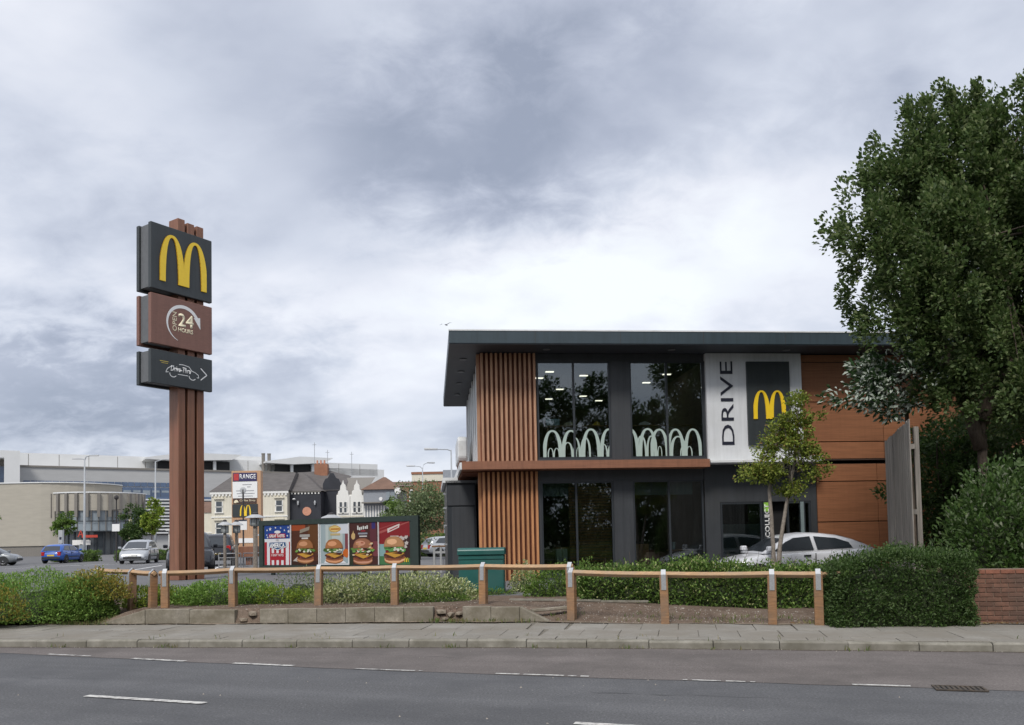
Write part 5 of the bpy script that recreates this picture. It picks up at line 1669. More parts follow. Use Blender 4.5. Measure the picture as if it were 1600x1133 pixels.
MB().box(3.4, 8.6, -.3, 12, 0, 9.0).obj('grey_bay', 'grey_render', b2_)
for z in (2.0, 4.0, 6.4): box_obj('window', 'pale_glass', 3.7, 4.6, -.36, -.305, z, z + 1.3, b2_)
for z in (3.5, 5.9): box_obj('sill', 'white_paint', 3.3, 4.9, -.45, -.305, z, z + .12, b2_)
# low garden wall + kiosk seen left of pylon
kk = thing('white_kiosk', 'white lettered stall glimpsed left of the brown pylon post', 'stall', (-33.8, 80, .4))
MB().box(-.2, 2.4, 0, 2, 0, 2.6).obj('wall', 'white_paint', kk)
box_obj('hatch', 'black', .9, 1.7, -.03, -.002, .9, 1.4, kk)
MB().box(-.35, 2.5, -.3, 2.1, 2.6, 2.8).obj('roof', 'white_trim', kk)

# ================================================================ cars
mat('tyre', (0.018, 0.018, 0.02), rough=0.85)
mat('rim', (0.42, 0.43, 0.45), rough=0.35, metal=0.6)
mat('car_glass', (0.035, 0.042, 0.05), rough=0.06, var=0.1, spec=0.9)
mat('car_trim', (0.025, 0.026, 0.028), rough=0.6)
mat('tail_red', (0.42, 0.02, 0.02), rough=0.25)
mat('head_lens', (0.55, 0.57, 0.6), rough=0.1, spec=0.8)
mat('plate_white', (0.7, 0.7, 0.66), rough=0.5)
mat('plate_yellow', (0.72, 0.52, 0.06), rough=0.5)
mat('paint_silver', (0.42, 0.44, 0.465), rough=0.32, var=0.04, metal=0.25, coat=0.6)
mat('paint_white_silver', (0.68, 0.69, 0.72), rough=0.32, var=0.03, metal=0.1, coat=0.6)
mat('paint_blue', (0.018, 0.10, 0.42), rough=0.3, var=0.05, coat=0.7)
mat('paint_grey', (0.22, 0.235, 0.25), rough=0.35, var=0.05, metal=0.2, coat=0.6)
mat('paint_black', (0.012, 0.014, 0.02), rough=0.3, coat=0.7)


def car(label, loc, heading, paint, L, W, Hh, prof, belt, roofline, side_win, ws, rw, wheel_x, wr=.31, rear_style='hatch', sill=.22):
    """prof: body top line (x,z) rear to front; roofline: cabin line (x,z) rear base .. windscreen base;
    side_win: list of (x,z) polygons; ws / rw: index pairs of roofline giving windscreen and rear screen"""
    t = thing('car', label, 'car', loc, heading)
    hw = W / 2
    # body: stations along the length, sections round the side
    x_r, x_f = prof[0][0], prof[-1][0]
    xs_ = sorted(set([p[0] for p in prof] + [x_r + (x_f - x_r) * k / 22 for k in range(23)]))
    def taper(x):
        e = min(x - x_r, x_f - x) / 0.55
        e = max(0.0, min(1.0, e))
        return 0.80 + 0.20 * math.sin(e * math.pi / 2) ** 0.8
    def sillz(x):
        e = max(0.0, min(1.0, min(x - x_r, x_f - x) / 0.35))
        return sill + .12 * (1 - e)
    vs = []; fs = []; ns = 0
    for x in xs_:
        zt = interp(prof, x); k = taper(x); zs = sillz(x)
        zm = zs + (zt - zs) * .55
        sec = [(-hw * .86 * k, zs), (-hw * .985 * k, zs + .06), (-hw * k, zm), (-hw * .965 * k, zs + (zt - zs) * .86), (-hw * .88 * k, zt - .012), (-hw * .45 * k, zt + .012), (0, zt + .018)]
        sec += [(-y, z) for y, z in sec[-2::-1]]
        ns = len(sec)
        vs += [(x, y, z) for y, z in sec]
    for i in range(len(xs_) - 1):
        for j in range(ns - 1):
            fs.append((i * ns + j, i * ns + j + 1, (i + 1) * ns + j + 1, (i + 1) * ns + j))
        fs.append((i * ns + ns - 1, i * ns, (i + 1) * ns, (i + 1) * ns + ns - 1))
    fs.append(tuple(range(ns))); fs.append(tuple(range((len(xs_) - 1) * ns, len(xs_) * ns)))
    MB().add(vs, fs).obj('body', paint, t, smooth=True)
    # cabin
    zmax = max(p[1] for p in roofline)
    wb, wt_ = hw * .90, hw * .70
    def cy_(z): return wb - (wb - wt_) * max(0, (z - belt) / (zmax - belt))
    rl = roofline
    cab = MB()
    vs = []; fs = []
    for (x, z) in rl:
        y = cy_(z)
        zz = max(z - .05, belt - .02)
        vs += [(x, -cy_(belt) , belt - .05), (x, -cy_(zz), zz), (x, -y * .8, z), (x, 0, z + .02), (x, y * .8, z), (x, cy_(zz), zz), (x, cy_(belt), belt - .05)]
    for i in range(len(rl) - 1):
        for j in range(6): fs.append((i * 7 + j, i * 7 + j + 1, i * 7 + 8 + j, i * 7 + 7 + j))
    fs.append(tuple(range(7))); fs.append(tuple(range((len(rl) - 1) * 7, len(rl) * 7)))
    cab.add(vs, fs)
    cab.obj('cabin', paint, t, smooth=True)
    # side glass
    for poly in side_win:
        for s in (-1, 1):
            g_ = MB().add([(x, s * (cy_(z) + .012), z) for x, z in poly], [tuple(range(len(poly)))]).obj('side_window', 'car_glass', t)
    for nm, (i0, i1), off in (('windscreen', ws, .014), ('rear_screen', rw, .014)):
        (xa, za), (xb, zb) = rl[i0], rl[i1]
        d = Vector((xb - xa, zb - za)).normalized(); nn = Vector((-d.y, d.x))
        if nn.y < 0: nn = -nn
        pts_ = []
        for f_ in (.07, .5, .93):
            x = xa + (xb - xa) * f_; z = za + (zb - za) * f_
            pts_.append((x + nn.x * off, z + nn.y * off, cy_(z) * .84))
        mb = MB()
        vs = []
        for x, z, y in pts_: vs += [(x, -y, z), (x, 0, z + .02), (x, y, z)]
        mb.add(vs, [(0, 1, 4, 3), (1, 2, 5, 4), (3, 4, 7, 6), (4, 5, 8, 7)]).obj(nm, 'car_glass', t)
    # wheels
    for wx in wheel_x:
        for s in (-1, 1):
            w_ = bpy.data.objects.new('wheel', None); COL.objects.link(w_); w_.parent = t; w_.location = (wx, s * (hw - .10), wr)
            MB().lathe([(wr * .62, -.1), (wr * .93, -.1), (wr, -.06), (wr, .06), (wr * .93, .1), (wr * .62, .1)], axis='y', seg=20).obj('tyre', 'tyre', w_, smooth=False)
            MB().lathe([(wr * .60, s * .06), (wr * .60, s * .104), (wr * .52, s * .09), (wr * .16, s * .075), (wr * .12, s * .105), (.001, s * .105)], axis='y', seg=20).obj('rim', 'rim', w_)
            for k in range(5):
                a = k * 2 * math.pi / 5
                MB().prism([(math.cos(a + .25) * wr * .3, math.sin(a + .25) * wr * .3), (math.cos(a + .5) * wr * .5, math.sin(a + .5) * wr * .5), (math.cos(a + .75) * wr * .5, math.sin(a + .75) * wr * .5), (math.cos(a + 1.0) * wr * .3, math.sin(a + 1.0) * wr * .3)], 'y', s * .086, s * .096).obj('rim_gap', 'car_trim', w_)
            k_ = taper(wx)
            MB().prism([(wx + wr * 1.13 * math.cos(R(a)), wr + wr * 1.13 * math.sin(R(a))) for a in range(-12, 193, 15)], 'y', s * hw * .80, s * (hw * k_ + .004)).obj('wheel_arch', 'car_trim', t)
    # lamps, plates, bumpers, mirrors, handles
    zf = interp(prof, x_f - .1)
    for s in (-1, 1):
        y0, y1 = hw * .42 * s, hw * .82 * s
        MB().add([(x_f - .02, y0, zf - .2), (x_f - .14, y1, zf - .18), (x_f - .26, y1 * 1.01, zf - .02), (x_f - .04, y0, zf - .06), (x_f - .3, y0, zf - .2), (x_f - .4, y1 * .9, zf - .18)], [(0, 1, 2, 3), (0, 4, 5, 1)]).obj('headlight', 'head_lens', t)
        zr = interp(prof, x_r + .1)
        MB().box(x_r - .012, x_r + .22, min(hw * .55 * s, hw * .83 * s), max(hw * .55 * s, hw * .83 * s), zr - .28, zr + .0).obj('tail_light', 'tail_red', t, bevel=.02)
        MB().box(ws_x(rl, ws) - .22, ws_x(rl, ws) - .06, min(s * hw * .94, s * (hw + .13)), max(s * hw * .94, s * (hw + .13)), belt + .0, belt + .14).obj('mirror', paint, t, bevel=.03)
        for poly in side_win[:2]:
            xm = min(p[0] for p in poly) + .12
            MB().box(xm, xm + .19, min(s * (hw - .02), s * (hw + .018)), max(s * (hw - .02), s * (hw + .018)), belt - .14, belt - .10).obj('door_handle', 'car_trim', t, bevel=.008)
            x2 = max(p[0] for p in poly) + .03
            box_obj('door_seam', 'car_trim', x2, x2 + .012, min(s * hw * .97, s * (hw + .003)), max(s * hw * .97, s * (hw + .003)), sill + .15, belt - .06, t)
        box_obj('side_strip', 'car_trim', wheel_x[0] + wr * 1.3, wheel_x[1] - wr * 1.3, min(s * hw * .97, s * (hw + .008)), max(s * hw * .97, s * (hw + .008)), sill + .24, sill + .31, t)
    MB().box(x_f - .05, x_f + .012, -hw * .62, hw * .62, sill + .13, sill + .26).obj('front_grille', 'car_trim', t, bevel=.01)
    MB().box(x_f - .06, x_f + .006, -hw * .3, hw * .3, zf - .17, zf - .08).obj('upper_grille', 'car_trim', t, bevel=.01)
    MB().box(x_f + .0, x_f + .02, -.26, .26, sill + .28, sill + .39).obj('front_plate', 'plate_white', t)
    MB().box(x_r - .02, x_r - .0, -.26, .26, sill + .33, sill + .44).obj('rear_plate', 'plate_yellow', t)
    MB().box(x_r - .014, x_r + .05, -hw * .78, hw * .78, sill + .12, sill + .28).obj('rear_bumper', 'car_trim', t, bevel=.01)
    return t


def ws_x(rl, ws): return max(rl[ws[0]][0], rl[ws[1]][0])


def hatch(label, loc, heading, paint, s=1.0, h=1.43):
    k = h / 1.43
    return car(label, loc, heading, paint, 3.85 * s, 1.66, h,
        [(-1.9 * s, .55), (-1.88 * s, .80 * k), (-1.7 * s, .93 * k), (.6 * s, .92 * k), (.95 * s, .90 * k), (1.6 * s, .77 * k), (1.85 * s, .62), (1.92 * s, .45)], .92 * k,
        [(-1.86 * s, .90 * k), (-1.55 * s, 1.30 * k), (-1.2 * s, 1.40 * k), (-.4 * s, 1.43 * k), (.1 * s, 1.40 * k), (.35 * s, 1.33 * k), (1.1 * s, .90 * k)],
        [[(-.45 * s, .96 * k), (.75 * s, .95 * k), (.25 * s, 1.30 * k), (-.4 * s, 1.34 * k)], [(-1.45 * s, 1.0 * k), (-.52 * s, .96 * k), (-.47 * s, 1.34 * k), (-1.15 * s, 1.31 * k)]], (5, 6), (0, 1), (-1.22 * s, 1.2 * s))


# the silver car at the collection window: front to the left
car('pale silver hatchback waiting at the collection window behind the hedge', (7.5, 21.75, .2), math.pi + TH, 'paint_white_silver', 4.1, 1.7, 1.42,
    [(-2.05, .55), (-2.06, .80), (-1.98, .99), (-1.75, 1.03), (-1.2, .97), (.7, .93), (1.0, .91), (1.6, .80), (1.95, .66), (2.05, .45)], .955,
    [(-1.95, .99), (-1.72, 1.10), (-1.35, 1.25), (-.95, 1.355), (-.5, 1.41), (-.1, 1.42), (.25, 1.38), (.48, 1.30), (.82, 1.11), (1.15, .92)],
    [[(-.22, .98), (.86, .965), (.50, 1.20), (.28, 1.295), (-.17, 1.33)], [(-1.28, 1.02), (-.32, .985), (-.27, 1.33), (-.85, 1.275), (-1.2, 1.16)]], (7, 9), (1, 3), (-1.28, 1.30))
hatch('blue hatchback parked with its rear towards the street', (-34.4, 62.0, .4), math.atan2(.99, -.067), 'paint_blue')
car('silver people carrier parked nose towards the street', (-25.6, 55.6, .4), math.atan2(-.975, .22), 'paint_silver', 4.3, 1.82, 1.6,
    [(-2.12, .6), (-2.1, .95), (-1.9, 1.05), (1.0, 1.0), (1.3, .98), (1.8, .82), (2.08, .66), (2.13, .45)], 1.02,
    [(-2.08, 1.0), (-1.75, 1.45), (-1.4, 1.56), (-.5, 1.61), (.1, 1.58), (.45, 1.48), (1.5, .97)],
    [[(-.3, 1.08), (1.05, 1.05), (.42, 1.42), (-.25, 1.50)], [(-1.55, 1.10), (-.38, 1.08), (-.33, 1.50), (-1.35, 1.47)]], (5, 6), (0, 1), (-1.3, 1.35))
hatch('dull grey hatchback cut off by the left edge of the picture', (-36.6, 56.5, .4), math.atan2(.2, .97), 'paint_grey', 1.05, 1.42)


def suv(label, loc, heading, paint):
    return car(label, loc, heading, paint, 4.6, 1.85, 1.78,
        [(-2.2, .65), (-2.22, 1.0), (-2.1, 1.12), (.9, 1.08), (1.2, 1.06), (1.95, .98), (2.15, .8), (2.2, .5)], 1.10,
        [(-2.15, 1.08), (-1.98, 1.58), (-1.7, 1.73), (-.5, 1.78), (.15, 1.75), (.45, 1.66), (1.2, 1.06)],
        [[(-.3, 1.16), (.85, 1.14), (.42, 1.6), (-.25, 1.66)], [(-1.3, 1.17), (-.38, 1.16), (-.33, 1.66), (-1.25, 1.66)], [(-1.9, 1.2), (-1.4, 1.18), (-1.35, 1.65), (-1.8, 1.6)]], (5, 6), (0, 1), (-1.35, 1.4), wr=.37, sill=.3)


suv('black off-roader parked beside the paired lanterns, rear towards the street', (-16.9, 46.6, .4), math.atan2(.95, -.27), 'paint_black')
suv('dark off-roader mostly hidden behind the brown pylon post', (-13.76, 34.6, .4), math.atan2(-.93, .375), 'paint_black')
hatch('silver car glimpsed between the hoarding and the dark entrance block', (-4.4, 58, .4), math.atan2(.5, .86), 'paint_silver', 1.08)
# person glimpsed beyond the bay fence

# ================================================================ plants
def unit(a):
    return a / np.maximum(np.linalg.norm(a, axis=-1, keepdims=True), 1e-9)


def leaf_object(name, P, A, size, palette, m, parent, aspect=0.55, fold=0.18, jit=0.22, nbias=None):
    """P: leaf centres, A: leaf axes; one folded two-faced blade per leaf, each with its own colour"""
    n = len(P)
    A = unit(A)
    ref = RNG.normal(size=(n, 3))
    if nbias is not None: ref = ref + np.asarray(nbias)
    Bv = unit(np.cross(A, ref))
    Nv = np.cross(Bv, A)
    flip = np.where(Nv[:, 2:3] < 0, -1.0, 1.0)
    Nv *= flip; Bv *= flip
    s = (size * RNG.uniform(0.65, 1.3, n))[:, None]
    V = np.empty((n, 4, 3), np.float32)
    V[:, 0] = P - A * s * .5
    V[:, 1] = P + Bv * s * aspect * .5 + Nv * s * fold + A * s * .05
    V[:, 2] = P + A * s * .5
    V[:, 3] = P - Bv * s * aspect * .5 + Nv * s * fold + A * s * .05
    base = np.arange(n)[:, None] * 4
    tri = np.concatenate([base + np.array([0, 2, 1]), base + np.array([0, 3, 2])], axis=1).reshape(-1)
    # winding so that the upper side faces along +N
    tri = np.concatenate([base + np.array([0, 2, 1]), base + np.array([0, 3, 2])], axis=1).reshape(-1, 3)
    me = bpy.data.meshes.new(name)
    me.vertices.add(n * 4)
    me.vertices.foreach_set('co', V.reshape(-1))
    me.loops.add(n * 6)
    me.loops.foreach_set('vertex_index', tri.reshape(-1).astype(np.int32))
    me.polygons.add(n * 2)
    me.polygons.foreach_set('loop_start', np.arange(0, n * 6, 3, dtype=np.int32))
    me.update(calc_edges=True)
    cols = np.array([c[:3] for c in palette], np.float32)
    wts = np.array([c[3] for c in palette]); wts = wts / wts.sum()
    c = cols[RNG.choice(len(cols), n, p=wts)] * RNG.uniform(1 - jit, 1 + jit, (n, 1))
    C4 = np.ones((n, 4, 4), np.float32)
    C4[:, :, :3] = np.clip(c, 0, 1)[:, None, :]
    a = me.color_attributes.new('col', 'FLOAT_COLOR', 'POINT')
    a.data.foreach_set('color', C4.reshape(-1))
    me.materials.append(MATS[m])
    return place(name, me, parent)


def sphere_pts(n, power=0.45):
    d = unit(RNG.normal(size=(n, 3)))
    return d * (RNG.uniform(0, 1, (n, 1)) ** power), d


def crown(lobes, n, keep=None, shell=0.4, zmin=None):
    """clump centres spread through ellipsoid lobes (cx,cy,cz,rx,ry,rz,weight)"""
    out = []
    w = np.array([l[3] * l[4] * l[5] for l in lobes]) ** .8
    w = w / w.sum()
    idx = RNG.choice(len(lobes), n, p=w)
    p, d = sphere_pts(n, shell)
    lo = np.array([l[:6] for l in lobes])[idx]
    P = lo[:, :3] + p * lo[:, 3:6]
    Dn = unit(d / lo[:, 3:6])
    if zmin is not None:
        k = P[:, 2] > zmin
        P, Dn = P[k], Dn[k]
    return P, Dn


def clumps(cent, dirs, per, rad, wind=(0, 0, 0), droop=0.0, spread=1.0, shape=(1, 1, .75)):
    m = len(cent)
    p, d = sphere_pts(m * per, 0.5)
    rr = np.repeat(RNG.uniform(.6, 1.35, m) * rad, per)[:, None]
    P = np.repeat(cent, per, axis=0) + p * rr * np.array(shape)
    A = unit(np.repeat(dirs, per, axis=0) * .5 + d * spread * .9 + RNG.normal(size=(m * per, 3)) * .45 + np.asarray(wind))
    A[:, 2] -= droop
    return P, A


def limb(mb, a, b, r0, r1, bend=0.15, n=6, seg=6):
    a, b = Vector(a), Vector(b)
    L_ = (b - a).length
    off = Vector((random.uniform(-1, 1), random.uniform(-1, 1), random.uniform(-.2, .6))) * L_ * bend
    pts = []
    for k in range(n + 1):
        t = k / n
        pts.append(a.lerp(b, t) + off * math.sin(math.pi * t) * (1 - .3 * t))
    mb.tube(pts, [r0 + (r1 - r0) * k / n for k in range(n + 1)], seg)


def tree(name, label, cat, base, trunk_top, r0, lobes, nclump, per, rad, size, palette, m='leaf', barkm='bark', wind=(0, 0, 0), nlimb=14, shell=.45, aspect=.6, droop=.1, stems=None, group=None, zmin=None, shape=(1, 1, .75)):
    t = thing(name, label, cat, base, group=group)
    base = Vector(base)
    mb = MB()
    cent, dirs = crown(lobes, nclump, shell=shell, zmin=zmin)
    top = Vector(trunk_top)
    stems = stems or [[(base.x, base.y, base.z - .1), tuple(top)]]
    for s_ in stems:
        pts = [Vector(p) for p in s_]
        k = len(pts)
        rs = [r0 * (1.25 if i == 0 else 1.0) * (1 - .55 * i / (k - 1)) for i in range(k)]
        fine = []; fr = []
        for i in range(k - 1):
            for q_ in range(4):
                fine.append(pts[i].lerp(pts[i + 1], q_ / 4) + Vector((random.uniform(-1, 1), random.uniform(-1, 1), 0)) * r0 * .12); fr.append(rs[i] + (rs[i + 1] - rs[i]) * q_ / 4)
        fine.append(pts[-1]); fr.append(rs[-1])
        mb.tube(fine, fr, 9)
    order = RNG.permutation(len(cent))[:nlimb]
    for i in order:
        c = Vector(cent[i])
        s_ = random.choice(stems)
        f_ = random.uniform(.45, 1.0)
        a = Vector(s_[-2]).lerp(Vector(s_[-1]), f_)
        limb(mb, a, c, r0 * .36, r0 * .05)
    for i in RNG.permutation(len(cent))[:nlimb * 4]:
        c = Vector(cent[i]); j = RNG.integers(len(order)); c2 = Vector(cent[order[j]])
        if (c - c2).length < 1.8: limb(mb, c2.lerp(top, .25), c, r0 * .1, r0 * .025, n=3, seg=4)
    # children are placed in world metres and then hung on the root
    o = mb.obj('trunk', barkm, t, smooth=True); o.location = -base
    P, A = clumps(cent, dirs, per, rad, wind, droop, shape=shape)
    o = leaf_object('crown', P, A, size, palette, m, t, aspect=aspect, nbias=(0, 0, .5)); o.location = -base
    return t


G = dict(
    dark=((.040, .078, .020, 3), (.062, .11, .028, 3), (.095, .15, .042, 1.6), (.14, .20, .06, .6)),
    mid=((0.104, 0.182, 0.036, 3), (0.143, 0.234, 0.047, 3), (0.208, 0.299, 0.065, 1.5), (0.058, 0.111, 0.023, 1)),
    fresh=((0.195, 0.286, 0.039, 3), (0.26, 0.351, 0.052, 3), (0.364, 0.403, 0.072, 1.2), (0.104, 0.169, 0.029, 1)),
    bank=((0.169, 0.305, 0.058, 3), (0.234, 0.377, 0.081, 3), (0.305, 0.442, 0.124, 1.4), (0.104, 0.195, 0.039, 1)),
    gold=((.30, .26, .05, 2), (.36, .30, .065, 2), (.20, .23, .05, 2.2), (.27, .18, .06, .7)),
    varieg=((0.432, 0.468, 0.204, 3), (0.6, 0.624, 0.372, 2.6), (0.216, 0.288, 0.096, 2), (0.12, 0.18, 0.054, 1.2)),
    hedge=((0.094, 0.169, 0.035, 3), (0.131, 0.219, 0.048, 3), (0.2, 0.294, 0.069, 1.4), (0.4, 0.425, 0.188, 0.6), (0.05, 0.094, 0.02, 1)),
    hedge_dark=((0.052, 0.104, 0.026, 3), (0.075, 0.14, 0.036, 3), (0.107, 0.182, 0.049, 1.8), (0.195, 0.273, 0.098, 0.5)),
    laurel=((.055, .11, .025, 3), (.08, .15, .036, 3), (.13, .20, .06, 1.4), (.42, .46, .32, .55)),
    far=((0.102, 0.174, 0.041, 3), (0.138, 0.216, 0.05, 3), (0.18, 0.264, 0.066, 1.5)),
    grey=((.17, .22, .11, 3), (.24, .285, .15, 2), (.12, .17, .065, 2)),
)


def shrub(label, name, cx, cy, z0, lobes, n, size, pal, m='leaf', aspect=.5, cat='shrub', rough_=.10, power=.22, up=.5, group=None, sprigs=0):
    """lobes: (dx,dy,dz,rx,ry,rz) domes; leaves crowd a lumpy outer shell over an added solid dark core"""
    t = thing(name, label, cat, (cx, cy, z0), group=group)
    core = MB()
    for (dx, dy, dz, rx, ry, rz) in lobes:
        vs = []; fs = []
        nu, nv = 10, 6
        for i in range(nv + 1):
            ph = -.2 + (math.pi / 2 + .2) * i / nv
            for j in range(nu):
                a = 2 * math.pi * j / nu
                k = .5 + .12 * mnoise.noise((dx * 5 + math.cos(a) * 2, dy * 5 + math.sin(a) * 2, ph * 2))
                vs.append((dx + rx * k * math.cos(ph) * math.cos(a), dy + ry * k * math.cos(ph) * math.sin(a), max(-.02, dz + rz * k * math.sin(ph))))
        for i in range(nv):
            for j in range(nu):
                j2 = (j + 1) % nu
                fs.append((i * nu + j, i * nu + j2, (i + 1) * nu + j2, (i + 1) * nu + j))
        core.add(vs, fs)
    core.obj('branches', 'twigs', t)  # solid dark core added to stop the view through the leaves
    lo_ = np.array(lobes)
    w = (lo_[:, 3] * lo_[:, 4] + lo_[:, 5] * lo_[:, 3]) ; w = w / w.sum()
    idx = RNG.choice(len(lobes), n, p=w)
    d = unit(RNG.normal(size=(n, 3)))
    d[:, 2] = np.abs(d[:, 2]) * 1.0 - .12
    d = unit(d)
    rad = 1.06 - .36 * RNG.uniform(0, 1, n) ** 1.6
    lump = np.array([mnoise.noise((float(a * 3.1 + i * 7), float(b * 3.1), float(c * 3.1))) for i, (a, b, c) in zip(idx, d)]) * rough_ * 2.2 + np.array([mnoise.noise((float(a * 9 + i), float(b * 9), float(c * 9))) for i, (a, b, c) in zip(idx, d)]) * rough_
    if sprigs: rad = rad + (RNG.uniform(0, 1, n) ** 10) * sprigs
    P = lo_[idx, :3] + d * lo_[idx, 3:6] * (rad + lump)[:, None]
    k = P[:, 2] > -.03
    P, d = P[k], d[k]
    A = unit(d * .8 + RNG.normal(size=P.shape) * .6 + np.array([0, 0, up]))
    leaf_object('foliage', P, A, size, G[pal] if isinstance(pal, str) else pal, m, t, aspect=aspect)
    return t


def hedge(label, name, a, b, width, z0, top, n, size, pal, m='leaf', aspect=.5, wob=.07, cat='hedge', zfun=None, tips=None, face=1.0):
    """clipped hedge along a-b; lumpy box shell"""
    a, b = Vector(a), Vector(b)
    d = (b - a); L_ = d.length; ang = math.atan2(d.y, d.x)
    t = thing(name, label, cat, (a.x, a.y, z0), ang)
    H_ = top - z0
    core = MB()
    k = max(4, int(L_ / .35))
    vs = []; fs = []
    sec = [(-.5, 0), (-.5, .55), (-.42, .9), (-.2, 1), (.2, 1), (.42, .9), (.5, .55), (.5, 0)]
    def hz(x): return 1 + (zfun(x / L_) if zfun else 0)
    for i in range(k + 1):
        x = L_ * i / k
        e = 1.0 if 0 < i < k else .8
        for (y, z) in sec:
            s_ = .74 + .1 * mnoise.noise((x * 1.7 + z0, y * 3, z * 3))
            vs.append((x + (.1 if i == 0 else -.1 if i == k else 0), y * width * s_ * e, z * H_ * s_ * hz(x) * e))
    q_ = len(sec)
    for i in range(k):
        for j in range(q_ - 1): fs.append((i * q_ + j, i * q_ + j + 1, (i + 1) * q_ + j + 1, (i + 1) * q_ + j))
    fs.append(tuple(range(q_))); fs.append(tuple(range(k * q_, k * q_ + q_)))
    core.add(vs, fs).obj('branches', 'twigs', t)  # added dark core so the leaf shell is not see-through
    # shell points: front, top, ends, some back
    ar = np.array([L_ * H_ * 1.3 * face, L_ * width, width * H_ * 1.2, width * H_ * 1.2, L_ * H_ * .4]); ar = ar / ar.sum()
    f_ = RNG.choice(5, n, p=ar)
    u = RNG.uniform(0, 1, n); v = RNG.uniform(0, 1, n)
    X = np.where(f_ == 2, 0, np.where(f_ == 3, L_, u * L_))
    Y = np.where(f_ == 0, -.5, np.where(f_ == 4, .5, np.where(f_ == 1, v - .5, u - .5))) * width
    Z = np.where(f_ == 1, 1.0, v)
    # round the shoulders
    sh = np.clip((Z - .75) / .25, 0, 1) ** 2 * np.where((f_ == 0) | (f_ == 4), 1, 0)
    Y = Y * (1 - .22 * sh)
    D = np.stack([np.where(f_ == 2, -1., np.where(f_ == 3, 1., 0.)), np.where(f_ == 0, -1., np.where(f_ == 4, 1., 0.)), np.where(f_ == 1, 1., .15)], 1)
    P = np.stack([X, Y, Z * H_ * np.array([hz(x) for x in X])], 1)
    lump = np.array([mnoise.noise((float(p[0] * 2.2 + a.x), float(p[1] * 2.2), float(p[2] * 2.2))) + .6 * mnoise.noise((float(p[0] * 6), float(p[1] * 6 + a.y), float(p[2] * 6))) for p in P])
    P = P + unit(D + np.array([0, 0, .2])) * (lump * wob + RNG.uniform(-.16, .03, n))[:, None]
    if tips: 
        up_ = (f_ == 1) & (RNG.uniform(0, 1, n) < .25)
        P[up_, 2] += RNG.uniform(0, tips, up_.sum())
    kk_ = P[:, 2] > 0.0
    P, D = P[kk_], D[kk_]
    A = unit(D * .7 + RNG.normal(size=P.shape) * .6 + np.array([0, 0, .35]))
    leaf_object('foliage', P, A, size, G[pal] if isinstance(pal, str) else pal, m, t, aspect=aspect)
    return t


# ---- the big tree on the right, swept by the wind
tree('big_tree', 'large dark green windswept tree filling the right side', 'tree', (10.4, 17.8, .8), (10.5, 17.8, 6.2), .12,
     [(11.2, 18.0, 7.6, 3.0, 2.6, 2.4), (9.3, 17.5, 7.2, 2.0, 2.0, 1.9), (11.0, 18, 9.6, 2.0, 2.0, 2.0), (12.8, 18.2, 9.2, 2.4, 2.2, 2.8), (9.9, 17.8, 9.1, 1.2, 1.3, 1.35), (8.75, 17.2, 6.4, 1.05, 1.4, 1.2), (10.4, 17.2, 5.6, 2.2, 1.8, 1.2), (13, 18, 6.3, 2.4, 2.2, 1.8),
      (10.9, 17.3, 4.4, 1.9, 1.5, .8), (12.8, 17.2, 4.5, 2.0, 1.6, .9), (9.6, 17.2, 4.7, 1.0, 1.1, .6), (9.7, 17.9, 10.0, .8, .9, .8), (8.55, 17.5, 9.15, .85, 1.0, .85), (7.65, 17.3, 8.15, .8, .9, .85), (9.35, 17.6, 10.35, .7, .8, .8), (10.1, 17.6, 11.0, .5, .6, .6), (8.95, 17.6, 9.9, .85, .9, .85), (9.25, 17.6, 10.75, .45, .5, .6), (8.2, 17.5, 9.3, .5, .6, .6), (10.9, 17.9, 10.6, 1.0, 1.0, .9),
      (10.35, 17.8, 10.6, .42, .5, .95), (11.35, 17.8, 10.9, .42, .5, .85), (9.45, 17.7, 9.6, .3, .4, .7), (12.2, 17.8, 11.0, .6, .5, .9), (7.95, 17.2, 7.6, .7, .8, .75), (8.7, 17.4, 8.5, .5, .6, .6)],
     1230, 120, .31, .105, ((.062, .108, .03, 3), (.098, .152, .044, 3), (.15, .21, .07, 2.0), (.26, .31, .14, 1.2)), m='leaf_dark', shape=(.75, .8, 1.35), wind=(-.5, 0, .45), nlimb=26, shell=.5, aspect=.62, droop=.05,
     stems=[[(10.4, 17.8, .7), (10.38, 17.8, 3.2), (10.5, 17.8, 6.0), (11.0, 18, 9.0)], [(10.38, 17.8, 3.4), (9.6, 17.7, 5.6), (9.2, 17.6, 7.6)], [(10.4, 17.8, 4.0), (11.8, 18.0, 6.4), (12.6, 18.2, 8.6)]])
# paler tree whose silver-backed sprays hang over the fence
tree('silver_leaf_tree', 'small tree with pale silver-backed leaves hanging over the board fence', 'tree', (9.2, 18.6, .3), (9.0, 18.2, 4.6), .07,
     [(8.6, 17.8, 5.1, 1.1, .9, .7), (7.95, 17.6, 4.95, .6, .6, .45), (7.3, 17.4, 5.3, .22, .3, .6), (7.1, 17.3, 4.55, .45, .4, .2), (8.3, 17.6, 4.4, .8, .6, .5), (8.2, 17.3, 3.95, .35, .4, .35)],
     72, 44, .28, .135, ((.035, .08, .025, 3), (.055, .11, .035, 2.5), (.22, .26, .18, .7), (.33, .37, .28, .35)), m='leaf_pale', wind=(-.7, 0, .25), nlimb=14, shell=.6, aspect=.42,
     stems=[[(9.2, 18.6, .2), (9.15, 18.5, 2.6), (8.9, 18.1, 4.4), (8.0, 17.7, 5.1)]])
